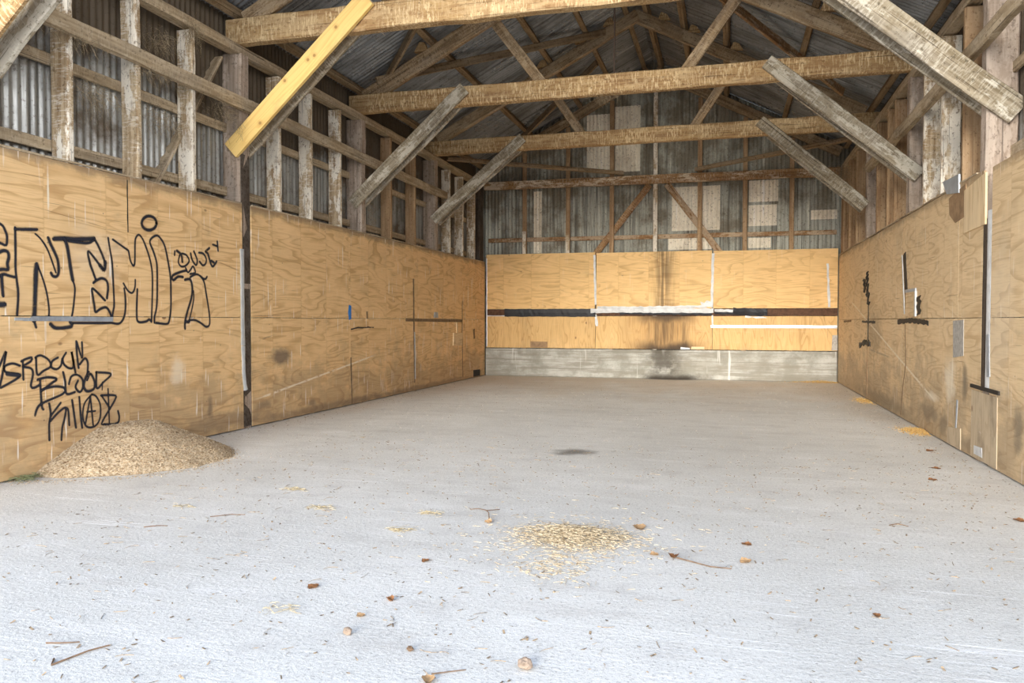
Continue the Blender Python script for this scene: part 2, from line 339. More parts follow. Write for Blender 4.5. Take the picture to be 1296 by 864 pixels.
# ------------------------------------------------------------------ materials
PLY_L = plywood('plywood_graffiti_side', (.85, .575, .285), (.48, .245, .085), 'y', 'z', .42, grime_graffiti_wall, scratch=.9, top=.75)
PLY_R = plywood('plywood_other_side', (.78, .585, .345), (.48, .30, .14), 'y', 'z', .5, grime_facing_wall, scratch=.55, top=.6)
PLY_P = plywood('pale_patch_plywood', (.80, .62, .38), (.55, .37, .19), 'z', 'y', .2, scratch=.2)
PLY_G = plywood('grey_patch_plywood', (.58, .47, .32), (.40, .29, .18), 'z', 'y', .8, scratch=.5, low_dirt=0)
PLY_BH = plywood('plywood_end_upper', (.84, .555, .24), (.48, .255, .08), 'x', 'z', .35, water_stain, scratch=.12, low_dirt=0, lf=.75)
PLY_BV = plywood('plywood_end_lower', (.70, .455, .19), (.44, .235, .075), 'z', 'x', .35, water_stain, scratch=.05, rings=22)
TIE = old_timber('tie_timber', (.47, .31, .145), (.76, .59, .345), (.27, .15, .065), 1.0, .12, .1, .35)
CHORD = old_timber('chord_timber', (.36, .25, .14), (.62, .50, .34), (.18, .115, .06), .3, .3, 0, .4)
PURLIN = old_timber('purlin_timber', (.33, .235, .135), (.5, .41, .28), (.16, .10, .05), .2, .4, 0, .2)
BRACE = old_timber('brace_timber', (.38, .32, .225), (.78, .73, .61), (.20, .155, .095), .35, .5, 0, .6, .53)
STUD = old_timber('stud_timber', (.60, .47, .30), (.94, .88, .75), (.32, .21, .11), .5, .15, .05, .88, .455)
STUDB = old_timber('brown_stud_timber', (.50, .34, .19), (.70, .56, .38), (.31, .19, .10), .1, .1, .3, .2)
RAIL = old_timber('rail_timber', (.52, .41, .27), (.70, .59, .43), (.30, .22, .13), .3, .4, 0, .4)
POST = old_timber('post_timber', (.46, .36, .28), (.66, .55, .45), (.28, .21, .15), .2, .5, 0, .5)
DARKPOST = old_timber('dark_post_timber', (.10, .075, .055), (.20, .17, .14), (.045, .032, .024), .1, .3, 0, .25)
GIRTB = old_timber('end_girt_timber', (.40, .235, .105), (.80, .68, .5), (.21, .11, .05), .4, .1, .3, .55, .505)
def pine():
    M = Mat('fresh_pine', .55, 0, .3)
    x, y, z = M.coord('obj')
    n = M.noise(M.vec(x * .5, z * 7, y), 1, 2, .5, .3)
    ph = (n * 9).m('FRACT'); line = ph.sm(.4, .95) * ph.sm(1, .96)
    f = M.noise(M.vec(x * 3, z * 120, y * 50), 1, 2)
    c = M.mix(line * .5, (.86, .60, .215), (.70, .42, .12))
    c = M.mix(f.sm(.45, .75) * .25, c, (.70, .42, .12))
    for (a, b) in ((1.28, .02), (1.36, .0), (1.72, .03), (.45, -.05), (.95, .06)):
        d = ((x - a) * (x - a) + (z - b) * (z - b)).m('SQRT')
        c = M.mix(d.sm(.022, .010) * .85, c, (.26, .12, .04)); c = M.mix(d.sm(.05, .02) * .35, c, (.55, .30, .09))
    g = M.noise(M.vec(x * 2, z * 4, y * 4), 1, 5, .65)
    c = M.mix(g.sm(.58, .75) * .4, c, (.42, .28, .12))
    return M.done(c, f, .1, .002)
NEWPINE = pine()
GIRTW = old_timber('flaked_girt_timber', (.42, .25, .115), (.86, .75, .56), (.22, .12, .055), .5, .1, .25, .85, .49)
IRON_W = iron('wall_iron', (.44, .435, .40), (.12, .085, .05), .45, .38, 'z', .92, 1.1)
IRON_R = iron('roof_iron', (.27, .275, .275), (.07, .06, .045), .6, .32, 'x', .4)
IRON_G = iron('gable_iron', (.50, .495, .41), (.15, .115, .07), .25, .5, 'z', .7, .35, .75)
IRON_C = iron('cream_painted_iron', (.92, .84, .67), (.30, .22, .13), 0, .7, 'z', .35, 0, .8, .25)
BLACK = plain('black_tape', (.022, .022, .026), .5, 0, .3, 30)
TAR = plain('tar', (.03, .026, .022), .6, 0, .4, 25)
WHITE = plain('white_sealant', (.70, .71, .70), .5, 0, .22, 9)
ZINC = plain('zinc_flashing', (.58, .63, .67), .35, .5, .2, 12)
GREYM = plain('grey_flashing', (.40, .43, .46), .5, .2, .3, 14)
RUST = plain('rusty_steel', (.13, .068, .04), .8, .1, .4, 18)
BLUE = plain('blue_paint', (.01, .20, .62), .5, 0, .2, 30)
BATTEN = plain('brown_batten', (.24, .16, .09), .8, 0, .4, 14)
PATCHB = plain('dark_patch_board', (.36, .23, .125), .75, 0, .35, 9)
PATCHG = plain('grey_cement_patch', (.47, .44, .39), .9, 0, .3, 24)
ROD = plain('iron_rod', (.09, .06, .045), .7, .4, .3, 12)
LEAF = plain('dry_leaf', (.33, .15, .06), .8, 0, .5, 60)
LEAFP = plain('pale_leaf', (.52, .33, .17), .8, 0, .4, 60)
TWIG = plain('twig_bark', (.22, .14, .085), .85, 0, .4, 40)
STONE = plain('buff_stone', (.36, .27, .20), .9, 0, .35, 60)
GRASS = plain('green_grass', (.24, .26, .13), .7, 0, .3, 30)

def varied(name, cols, rough=.85):
    M = Mat(name, rough, 0, .2)
    p = M.coord('pos')
    v = M.voro(M.vec(p[0], p[1], p[2]), 95, 'Color')
    c = M.mix(v.sm(.2, .55), cols[0], cols[1]); c = M.mix(v.sm(.66, .8), c, cols[2])
    return M.done(c)
CHIP = varied('wood_chips', [(.46, .35, .22), (.62, .51, .36), (.27, .185, .105)])
CHIPY = varied('yellow_chips', [(.66, .42, .13), (.78, .56, .24), (.5, .28, .09)])
STRAW = varied('straw', [(.44, .345, .215), (.62, .52, .36), (.22, .155, .09)]
)
HAY = varied('grey_hay', [(.42, .34, .20), (.55, .47, .30), (.26, .20, .11)])
LITTER = varied('floor_litter', [(.19, .15, .11), (.42, .31, .19), (.10, .08, .065)])
COBWEB = varied('dusty_cobweb', [(.22, .165, .10), (.34, .27, .17), (.13, .095, .06)])

def concrete_floor():
    M = Mat('floor_concrete', .8, 0, .3)
    x, y, z = M.coord('pos')
    a = M.noise(M.vec(x * .5, y * .5, 0), 1, 5, .6)
    b = M.noise(M.vec(x * 1.2, y * 4.5, 3), 1, 5, .65)          # trowel sweep across the slab
    g = M.noise(M.vec(x, y, 1), 62, 4, .8)
    g2 = M.noise(M.vec(x * .6, y * 1.5, 7), 30, 4, .7)
    mo = M.noise(M.vec(x * 2.2, y * 3.4, 31), 1, 6, .68)
    pit = M.voro(M.vec(x, y, 0), 26)
    c = M.mix(a.sm(.35, .65), (.65, .64, .60), (.74, .73, .69))
    c = M.mix(b.sm(.52, .75) * .4, c, (.52, .49, .45))
    c = M.mix(b.sm(.46, .3) * .5, c, (.80, .785, .76))
    c = M.mix(g.sm(.52, .66) * .6, c, (.33, .32, .305))
    c = M.mix(g.sm(.46, .34) * .6, c, (.86, .86, .85))
    c = M.mix(g2.sm(.58, .72) * .4, c, (.44, .41, .375))
    c = M.mix(mo.sm(.5, .72) * .42, c, (.46, .44, .415))
    c = M.mix(mo.sm(.46, .28) * .4, c, (.86, .855, .84))
    c = M.mix(pit.sm(.16, .05) * g2.sm(.4, .55) * .7, c, (.24, .22, .20))
    # trodden brown dust, thick in the closed end and along the skirtings
    e = x.min((x * -1) + W).sm(.9, .05)
    dn = M.noise(M.vec(x * 1.1, y * .8, 11), 1, 5, .62)
    dust = ((y.sm(8.0, 15.8) * .62) + (e * y.sm(3, 8) * .4) + (dn - .5) * 1.0).sm(.12, .75)
    c = M.mix(dust * .6, c, (.54, .45, .345))
    # white scrape marks and one oily spot
    s = M.noise(M.vec(x * 1.2 + y * .12, y * 55, 2), 1, 1, .4)
    s2 = M.noise(M.vec(x * .9, y * .9, 17), 1, 2)
    c = M.mix(s.sm(.66, .72) * s2.sm(.40, .6) * .8, c, (.93, .93, .92))
    dk = M.noise(M.vec(x * 9, y * 26, 23), 1, 3, .6)
    c = M.mix(dk.sm(.68, .76) * .5, c, (.25, .21, .17))
    ddx, ddy = (x - 3.72), (y - 6.73)
    sp = (ddx * ddx + ddy * ddy * 1.2).m('SQRT') + (M.noise(M.vec(x * 6, y * 6, 0), 1, 3) - .5) * .25
    c = M.mix(sp.sm(.26, .06) * .75, c, (.09, .075, .06))
    dx2, dy2 = (x - 3.9), (y - 15.7)
    sp2 = (dx2 * dx2 + dy2 * dy2 * 6).m('SQRT') + (M.noise(M.vec(x * 4, y * 4, 4), 1, 3) - .5) * .3
    c = M.mix(sp2.sm(.7, .2) * .7, c, (.06, .045, .03))
    return M.done(c, (g * .7 + g2 * .5 + b * .5), .55, .012)
FLOOR = concrete_floor()

def plinth_mat():
    M = Mat('plinth_concrete', .88, 0, .2)
    p = M.coord('pos'); x, y, z = p
    b = M.noise(M.vec(x * .8, y, z * 9), 1, 5, .65)
    n = M.noise(M.vec(x * 3, y, z * 3), 1, 6, .65)
    f = M.noise(M.vec(x, y, z), 45, 3, .7)
    c = M.mix(n.sm(.35, .65), (.30, .295, .25), (.50, .49, .44))
    c = M.mix(b.sm(.44, .64) * .75, c, (.24, .22, .175))
    k = M.noise(M.vec(x * 1.1, y, z * 2.2), 1, 5, .7)
    c = M.mix(k.sm(.50, .66) * .55, c, (.30, .275, .22))
    bd = ((z * 5.6).m('FRACT') - .5).abs().sm(.455, .495)
    c = M.mix(bd * n.sm(.35, .55) * .6, c, (.16, .14, .11))
    c = M.mix(f.sm(.58, .7) * .5, c, (.22, .19, .15))
    dr = M.noise(M.vec(x * 7, y, z * .5), 1, 3, .6)
    c = M.mix(dr.sm(.62, .7) * .6, c, (.82, .80, .74))
    w = M.noise(M.vec(x * 2.6, y, z * 3), 1, 4, .65)
    st = ((x + (w - .5) * .9 - 3.8).abs()).sm(.55, .05) * w.sm(.3, .5)
    ft = ((x + (w - .5) * .9 - 3.95).abs()).sm(.8, .3) * (z + (w - .5) * .12).sm(.16, .02)
    c = M.mix((st * .7).max(ft * .95), c, (.05, .04, .03))
    return M.done(c, n + f * .4, .4, .01)
PLINTH = plinth_mat()

def spray_mat():
    M = Mat('spray_paint', .55, 0, .3)
    n = M.nt.nodes.new('ShaderNodeUVMap'); sp = M.nt.nodes.new('ShaderNodeSeparateXYZ'); M.nt.links.new(n.outputs[0], sp.inputs[0])
    u = X(M.nt, sp.outputs[0])
    p = M.coord('pos')
    g = M.noise(M.vec(p[0], p[1], p[2]), 260, 2, .7)
    b = M.noise(M.vec(p[0], p[1], p[2]), 14, 3, .6)
    a = ((u - .5).abs() * 2 + (g - .5) * .7).sm(1.05, .28) * (b.sm(.2, .45) * .25 + .75)
    M.nt.links.new(a.k, M.b.inputs['Alpha'])
    return M.done((.022, .024, .034))
SPRAY = spray_mat()

# ------------------------------------------------------------------ setting
def slab(name, x0, x1, y0, y1, z, mat):
    return mesh_obj(name, [(x0, y0, z - .2), (x1, y0, z - .2), (x1, y1, z - .2), (x0, y1, z - .2), (x0, y0, z), (x1, y0, z), (x1, y1, z), (x0, y1, z)],
                    [(3, 2, 1, 0), (4, 5, 6, 7), (0, 1, 5, 4), (1, 2, 6, 5), (2, 3, 7, 6), (3, 0, 4, 7)], mat)
tag(slab('floor', -.4, W + .4, -1.2, 16.1, 0, FLOOR), kind='structure')
YARD = plain('yard_gravel', (.62, .59, .54), .95, 0, .25, 6)
tag(slab('ground', -40, 47, -60, 60, -.205, YARD), kind='structure')

def corrugated(name, origin, ua, va, la, lv, mat, pitch=.076, amp=.0115, thick_n=None, sub=8, nv=8, sag=.006, parent=None):
    """a wall of lapped corrugated sheets: waves along ua, ridges along va"""
    o, u, v = Vector(origin), Vector(ua), Vector(va); n = u.cross(v).normalized()
    N = int(la / pitch * sub)
    vs, fs = [], []
    for j in range(nv + 1):
        for i in range(N + 1):
            s = la * i / N; t = lv * j / nv
            h = amp * math.sin(2 * math.pi * s / pitch) + sag * mnoise.noise(Vector((s * .8, t * .8, 3.3)))
            h += .004 * ((int(s / .76) % 2))
            vs.append(o + u * s + v * t + n * h)
    for j in range(nv):
        for i in range(N):
            a = j * (N + 1) + i
            fs.append((a, a + 1, a + N + 2, a + N + 1))
    return mesh_obj(name, vs, fs, mat, parent, smooth=True)

XC = .245                                              # cladding sits this far outside the lining
tag(corrugated('wall_left', (-XC, YF - .1, -.04), (0, 1, 0), (0, 0, 1), YB + .4 - YF, 4.52, IRON_W), kind='structure')
tag(corrugated('wall_right', (W + XC, YF - .1, -.04), (0, 1, 0), (0, 0, 1), YB + .4 - YF, 4.52, IRON_W), kind='structure')
RZ = 4.60                                              # roof sheet height at the lining face
def roof_z(x): return RZ + .52 * min(x, W - x)
sl = math.hypot(1, .52)
tag(corrugated('ceiling', (-.35, YB + .45, roof_z(-.35)), (0, -1, 0), (1 / sl, 0, .52 / sl), YB + .55 - YF, (W / 2 + .35) * sl + .01, IRON_R, nv=10, amp=.016), kind='structure')
tag(corrugated('ceiling', (W + .35, YF - .1, roof_z(-.35)), (0, 1, 0), (-1 / sl, 0, .52 / sl), YB + .55 - YF, (W / 2 + .35) * sl + .01, IRON_R, nv=10, amp=.016), kind='structure')

# end wall: corrugated sheets cut to the roof slope
def gable(name, x0, x1, z0, mat, yy, z1=None, parent=None, sub=8):
    pitch, amp = .076, .011
    N = max(2, int((x1 - x0) / pitch * sub)); nv = 6
    vs, fs = [], []
    for j in range(nv + 1):
        for i in range(N + 1):
            x = x0 + (x1 - x0) * i / N
            zt = min(roof_z(x) - .012, z1 if z1 else 99)
            z = z0 + (zt - z0) * j / nv
            vs.append((x, yy + amp * math.sin(2 * math.pi * x / pitch), z))
    for j in range(nv):
        for i in range(N):
            a = j * (N + 1) + i
            fs.append((a, a + 1, a + N + 2, a + N + 1))
    return mesh_obj(name, vs, fs, mat, parent, smooth=True)
YG = YB + .165
wb = tag(gable('wall_back', -.255, W + .255, -.04, IRON_G, YG), kind='structure')
for (a, b, c, d) in ((2.18, 2.66, 4.28, 5.42), (2.76, 3.28, 4.22, 5.55), (3.92, 4.86, 2.98, 3.86), (3.85, 4.70, 2.60, 2.86), (5.40, 5.95, 3.50, 3.92), (5.40, 5.93, 3.03, 3.44),
                     (5.40, 5.82, 2.60, 2.80), (6.55, 7.02, 3.12, 3.30), (1.05, 1.22, 2.6, 3.9)):
    o = gable('painted_sheet', a, b, c, IRON_C, YG - .0035, d, wb); o['label'] = 'flaking cream painted iron sheet'

# ------------------------------------------------------------------ framing
S_ZT = 3.99
def ordinal(i): return ['first', 'second', 'third', 'fourth', 'fifth', 'sixth', 'seventh', 'eighth', 'ninth'][i]
T = [7.20, 10.0, 12.87]
GW, OW = 'the graffiti wall', 'the wall facing the graffiti'
bays_l = [('on the graffiti wall, this side of the yellow brace', [4.985, 5.725, 6.455], STUD),
          ('on the graffiti wall, just beyond the yellow brace', [7.955, 8.66, 9.41], STUD),
          ('on the graffiti wall, past the second brace', [11.03, 11.98], STUDB),
          ('on the graffiti wall, past the third brace', [13.66, 14.39, 15.12], STUD)]
shade = {id(STUD): 'whitewashed wall stud', id(STUDB): 'bare brown wall stud'}
for where, ys, mt in bays_l:
    for i, y in enumerate(ys):
        o = timber('wall_stud', (-.087, y, 0), (-.087, y, S_ZT), .058, .172, mt, up=(1, 0, 0))
        tag(o, f"{shade[id(mt)]}, {ordinal(i)} {where}", 'stud', 'studs above the graffiti wall lining')
bays_r = [('opposite the graffiti, past the third brace', [14.75, 13.95], STUDB),
          ('opposite the graffiti, behind the second brace', [12.1, 11.35, 10.9], STUDB),
          ('opposite the graffiti, behind the first brace', [9.35, 8.62, 7.88], STUD)]
for where, ys, mt in bays_r:
    for i, y in enumerate(ys):
        mt = STUDB if y == 7.88 else mt
        o = timber('wall_stud', (W + .087, y, 0), (W + .087, y, S_ZT), .06, .172, mt, up=(1, 0, 0))
        tag(o, f"{shade[id(mt)]}, {ordinal(i)} from the back, {where}", 'stud', 'studs above the plain wall lining')
nm = ['first', 'second', 'third']
for i, y in enumerate(T):
    m1 = POST
    for s, wl in ((0, GW), (1, OW)):
        x = -.118 if s == 0 else W + .118
        o = timber('wall_post', (x, y + .08, 0), (x, y + .08, 4.02), .16, .24, m1, up=(1, 0, 0), wane=.008, bev=.02)
        tag(o, f"thick grey-pink post under the {nm[i]} roof truss on {wl}", 'post', 'posts under the roof trusses')
o = timber('wall_post', (-.118, 4.295, 0), (-.118, 4.295, 4.02), .14, .24, POST, up=(1, 0, 0), wane=.006, bev=.02)
tag(o, 'grey-pink post at the edge of the view holding the cut-off brace', 'post', 'posts under the roof trusses')
for s in (0, 1):
    x = -.07 if s == 0 else W + .07
    o = timber('corner_post', (x, YB - .17, 0), (x, YB - .17, 4.02), .26, .13, DARKPOST if s == 0 else STUDB, up=(1, 0, 0))
    tag(o, f"dark brown corner post where the end wall meets {(GW, OW)[s]}", 'post')
    o = timber('wall_plate', ((-.07, W + .07)[s], YF, 4.06), ((-.07, W + .07)[s], YB + .1, 4.06), .13, .10, RAIL, wane=.006)
    tag(o, f"long dusty top plate beam along {(GW, OW)[s]} under the trusses", 'beam')
    x = .037 if s == 0 else W - .037
    o = timber('wall_rail', (x, YF, 3.485), (x, 13.3 if s == 0 else 12.6, 3.45), .07, .13, RAIL, wane=.008)
    tag(o, f"rough brown rail nailed across the studs of {(GW, OW)[s]}", 'rail')
    xg = -.192 if s == 0 else W + .192
    for z, nmz in ((2.56, 'low thin girt just above the plywood'), (3.24, 'thin girt just below the rough rail')):
        o = timber('wall_girt', (xg, YF, z), (xg, YB, z - .01), .03, .095, RAIL)
        tag(o, f"{nmz} behind the studs of {(GW, OW)[s]}", 'girt')
o = timber('wall_brace', (-.205, 5.95, 2.20), (-.205, 7.10, 3.95), .03, .13, RAIL, up=(1, 0, 0))
tag(o, 'slanting grey brace board between the studs before the yellow plank', 'brace')

# purlins and ridge
for k, (x, wd) in enumerate(((-.10, 'lowest'), (1.02, 'second'), (2.06, 'third'), (2.72, 'fourth'), (3.36, 'topmost'))):
    for s in (0, 1):
        xx = x if s == 0 else W - x
        if s == 1 and k == 3: xx = 4.30
        if s == 1 and k == 2: xx = 4.97
        z = 4.47 + .52 * x + .055
        if s == 1: z = 4.47 + .52 * (W - xx) + .055
        o = timber('roof_purlin', (xx, YF, z), (xx, YB + .1, z), .085, .10, PURLIN, up=(-.4 if s == 0 else .4, 0, 1))
        tag(o, f"{wd} purlin under the dark roof iron on the side of {(GW, OW)[s]}", 'purlin', 'purlins under the roof iron')

# trusses
def truss(i, y, zb, tie_w, tie_d, base, slope, ch):
    t = empty('roof_truss', (W / 2, y + .07, zb))
    tag(t, ('cream speckled roof truss with the yellow plank brace, first from the opening',
            'second roof truss from the opening, flecked tie beam with a thin iron rod',
            'third roof truss from the opening, next to the end wall')[i], 'truss', 'timber roof trusses')
    yc = y + .07
    timber('tie_beam', (-.18, yc, zb + tie_d / 2), (W + .18, yc, zb + tie_d / 2), tie_w, tie_d, TIE, t, wane=.009, bev=.016)
    zr = base + slope * W / 2
    for s in (0, 1):
        a = (.0, base + .0 * slope) if s == 0 else (W, base)
        n = Vector((-slope, 1)) if s == 0 else Vector((slope, 1)); n.normalize()
        off = n * (ch / 2)
        p0 = (a[0] + off.x * .3 + (.05 if s == 0 else -.05), yc, a[1] + ch * .55)
        p1 = (W / 2 + (.03 if s == 0 else -.03), yc + (.004 if s else 0), zr + ch * .55)
        timber('top_chord', p0, p1, .085, ch, CHORD, t, wane=.01, bev=.02)
        xa, xb = (1.90, 2.66) if s == 0 else (W - 1.90, W - 2.64)
        timber('web', (xa, yc + .07, base + slope * 1.9 + .12), (xb + (.16 if s == 0 else -.16) * .3, yc + .07, zb + .10), .045, .145, CHORD, t)
        for px in (1.02, 2.06, 2.72, 3.2):
            x = px if s == 0 else W - px
            zc = base + slope * px + ch * 1.08
            q = [(-.10, 0), (.10, 0), (.05, .12), (-.02, .13)] if s == 0 else [(-.10, 0), (.10, 0), (.02, .13), (-.05, .12)]
            if s == 0: q = [(dx - .12, dz - .06) for dx, dz in q]
            else: q = [(dx + .12, dz - .06) for dx, dz in q]
            vs = [(x + dx, yc - .035, zc + dz) for dx, dz in q] + [(x + dx, yc + .035, zc + dz) for dx, dz in q]
            mesh_obj('cleat', vs, [(0, 1, 2, 3), (7, 6, 5, 4), (0, 4, 5, 1), (1, 5, 6, 2), (2, 6, 7, 3), (3, 7, 4, 0)], TIE, t)
    if i == 1:
        timber('king_rod', (W / 2 + .05, yc, zb + .1), (W / 2 + .05, yc, zr), .018, .018, ROD, t)
    return t
truss(0, T[0], 4.115, .14, .27, 4.26, .52, .20)
truss(1, T[1], 4.105, .14, .255, 4.20, .505, .22)
truss(2, T[2], 4.105, .13, .245, 4.26, .52, .20)

# knee braces: a plank on each face of post and tie
def knee(y, s, b, t, w, mat, label, th=.045):
    x0, z0 = b; x1, z1 = t
    if s: x0, x1 = W - x0, W - x1
    o = timber('knee_brace', (x0, y, z0), (x1, y, z1), th, w, mat, wane=.007 if mat is not NEWPINE else .001, bev=.012 if mat is not NEWPINE else .003)
    return tag(o, label, 'brace', 'knee braces between the posts and tie beams')
kb = [('first', T[0]), ('second', T[1]), ('third', T[2])]
KB = {(0, 0): ((-.10, 2.98), (1.50, 4.42)), (0, 1): ((-.22, 2.86), (1.56, 4.40)), (1, 0): ((-.12, 2.83), (1.56, 4.32)), (1, 1): ((-.10, 2.86), (1.60, 4.33)),
      (2, 0): ((-.02, 2.95), (1.62, 4.30)), (2, 1): ((.02, 2.92), (1.58, 4.32))}
for i, (nmk, y) in enumerate(kb):
    for s in (0, 1):
        b, t = KB[(i, s)]
        wl = (GW, OW)[s]
        for f in (0, 1):
            yy = y - .028 if f == 0 else y + .168
            if i == 0 and s == 0 and f == 0:
                knee(yy, s, b, t, .20, NEWPINE, 'fresh yellow pine plank brace slanting up to the first tie beam')
            else:
                side = 'front' if f == 0 else 'rear'
                knee(yy, s, b, t, .18 if not (i == 0 and s == 1) else .22, BRACE, f"weathered grey {side} plank of the {nmk} knee brace on {wl}")
for f in (0, 1):
    knee(4.20 + .19 * f, 0, (-.10, 2.98), (1.50, 4.42), .19, (TIE, BRACE)[f],
         ('pale', 'dark grey')[f] + ' brace plank cut off by the corner of the view above the graffiti')

# diagonal bracing under the roof and beside the end wall
def roofpt(x, y, s, d=.07):
    return (x if s == 0 else W - x, y, 4.47 + .52 * x - d)
tag(timber('wind_brace', roofpt(.25, 10.0, 0), roofpt(3.1, 13.0, 0), .05, .11, PURLIN), 'long diagonal wind brace under the roof on the graffiti side', 'brace')
tag(timber('wind_brace', roofpt(2.9, 10.1, 1), roofpt(.4, 12.6, 1), .05, .12, GIRTB), 'dark reddish diagonal wind brace under the roof opposite the graffiti', 'brace')
tag(timber('wind_brace', roofpt(.22, 10.28, 0, .03), roofpt(2.0, 8.5, 0, .03), .05, .12, PURLIN), 'short diagonal roof brace between yellow plank truss and second truss', 'brace')
tag(timber('wind_brace', roofpt(.9, 15.4, 0, .03), roofpt(2.7, 14.0, 0, .03), .05, .12, PURLIN), 'short dark diagonal roof brace behind the third truss', 'brace')
tag(timber('corner_brace', (.05, 13.35, 4.13), (2.95, YB - .07, 4.15), .10, .07, PURLIN), 'level corner brace from the graffiti wall to the end girt', 'brace')
tag(timber('corner_brace', (W - .05, 13.55, 4.13), (4.40, YB - .07, 4.15), .10, .07, PURLIN), 'level corner brace from the facing wall to the end girt', 'brace')

# end-wall frame
gx = [.88, 1.81, 2.72, 3.60, 4.47, 5.33, 6.19]
gname = ['first stud from the graffiti wall, brown above and pale below', 'second stud from the graffiti wall, pale foot', 'third stud from the graffiti wall, beside the slanting brace',
         'middle stud, pale and thin, between the two slanting braces', 'third stud from the facing wall, flecked, at the brace crossing', 'second stud from the facing wall, beside a cream sheet', 'first stud from the facing wall, plain brown']
for i, x in enumerate(gx):
    o = timber('gable_stud', (x, YB + .05, 0), (x, YB + .05, roof_z(x) - .37), .06, .085, STUDB if i not in (3,) else STUD, up=(1, 0, 0))
    tag(o, 'end wall ' + gname[i], 'stud', 'studs of the end wall')
    o = None
for i, (x, z0, z1) in enumerate(((.88, 2.58, 3.05), (1.81, 2.57, 2.95))):
    tag(timber('stud_sleeve', (x, YB + .004, z0), (x, YB + .004, z1), .008, .075, STUD, up=(1, 0, 0)), f"short white board on the foot of the {ordinal(i)} end wall stud", 'board')
tag(timber('gable_girt', (.02, YB - .032, 4.02), (W - .02, YB - .032, 3.985), .085, .17, GIRTW, wane=.008), 'brown and white girt beam across the end wall at eaves height', 'beam')
tag(timber('gable_rail', (.05, YB + .135, 2.885), (W - .05, YB + .135, 2.865), .03, .09, GIRTB), 'thin brown rail across the end wall above the plywood', 'rail')
for s, (a, b) in enumerate((((2.30, 2.45), (3.48, 3.92)), ((4.92, 2.45), (3.82, 3.92)))):
    tag(timber('gable_brace', (a[0], YB + .105, a[1]), (b[0], YB + .105, b[1]), .028, .13, GIRTB),
        ('slanting brown brace on the end wall nearer the graffiti', 'slanting brown brace on the end wall nearer the facing wall')[s], 'brace')
for s in (0, 1):
    p = [(.0, YB + .05, 4.36), (W / 2 - .06, YB + .05, 4.36 + .52 * W / 2 - .03)]
    if s: p = [(W - q[0], q[1], q[2]) for q in p]
    tag(timber('gable_rafter', p[0], p[1], .06, .19, CHORD), f"brown rafter atop the end wall, side of {(GW, OW)[s]}", 'rafter')

# ------------------------------------------------------------------ plywood lining
TH = .018
def sheet(P, a0, a1, z0, z1, mat, label, cat='plywood sheet', group=None, th=TH):
    """one board; slightly out of square and cupped, its face .000 to -th from plane P"""
    na, nz = 9, 5
    vs, fs = [], []
    sd = R.uniform(0, 99)
    for face in (0, 1):
        for j in range(nz):
            for i in range(na):
                a = a0 + (a1 - a0) * i / (na - 1); z = z0 + (z1 - z0) * j / (nz - 1)
                e = 0
                if j in (0, nz - 1): z += .003 * mnoise.noise(Vector((a * 3, sd, j)))
                if i in (0, na - 1): a += .003 * mnoise.noise(Vector((z * 3, sd, i + 5)))
                h = -.0018 + .0009 * mnoise.noise(Vector((a * .9 + sd, z * .9, 1.7)))
                vs.append(P(a, z, (h if face else -th)))
    k = na * nz
    for j in range(nz - 1):
        for i in range(na - 1):
            b = j * na + i
            fs.append((b, b + 1, b + na + 1, b + na)); fs.append((k + b, k + b + na, k + b + na + 1, k + b + 1))
    per = [i for i in range(na)] + [j * na + na - 1 for j in range(1, nz)] + [(nz - 1) * na + i for i in range(na - 2, -1, -1)] + [j * na for j in range(nz - 2, 0, -1)]
    for q in range(len(per)):
        a, b = per[q], per[(q + 1) % len(per)]
        fs.append((a, b, k + b, k + a))
    o = mesh_obj('plywood_sheet', vs, fs, mat)
    bm = bmesh.new(); bm.from_mesh(o.data); bmesh.ops.recalc_face_normals(bm, faces=bm.faces); bm.to_mesh(o.data); bm.free()
    return tag(o, label, cat, group)

G = .003
LW = {}
lb = [(2.62, 3.15), (3.15, 5.548), (5.548, 7.185), (7.345, 9.635), (9.635, 11.86), (11.86, 14.26), (14.26, 15.73)]
lname = ['nearest the opening', 'with most of the graffiti', 'between the graffiti seam and the dark post gap', 'just past the dark post gap', 'past the blue mark', 'behind the thin brown batten', 'in the end corner']
for k, (a, b) in enumerate(lb):
    if k == 0: continue
    lu = ('upper plywood sheet ' + (lname[k] if k not in (1, 2) else ('bearing the large outlined letters', 'with the round dot and small scrawl')[k - 1])) + ', graffiti wall'
    ll = ('lower plywood sheet ' + (lname[k] if k not in (1, 2) else ('bearing the three-line tag', 'behind the tail of the sawdust heap')[k - 1])) + ', graffiti wall'
    LW[(k, 1)] = sheet(on_left, a + G, b - G, 1.202, 2.405 + R.uniform(-.01, .01), PLY_L, lu, group='plywood lining of the graffiti wall')
    LW[(k, 0)] = sheet(on_left, a + G, b - G, .012, 1.197, PLY_L, ll, group='plywood lining of the graffiti wall')
rb = [(2.62, 4.6), (4.6, 6.96), (7.175, 7.86), (7.86, 10.02), (10.02, 12.56), (12.56, 15.0), (15.0, 15.73)]
rname = ['', 'past the white strip towards the opening', 'narrow, under the patch boards beside the post gap', 'with the small square hatch, wall facing the graffiti', 'between the dark slot and the tarred seam', 'past the tarred seam', 'in the end corner, wall facing the graffiti']
for k, (a, b) in enumerate(rb):
    if k == 0: continue
    sheet(on_right, a + G, b - G, 1.198, 2.405 + R.uniform(-.015, .01), PLY_R, 'upper plywood sheet ' + rname[k], group='plywood lining of the facing wall')
    sheet(on_right, a + G, b - G, .012, 1.192, PLY_R, 'lower plywood sheet ' + rname[k].replace('with the small square hatch', 'under the small square hatch').replace('under the patch boards', 'with the bottom patch'), group='plywood lining of the facing wall')
bb = [(.045, 2.385), (2.415, 4.715), (4.745, 7.025)]
bn = ['nearer the graffiti wall', 'in the middle, streaked black', 'nearer the facing wall']
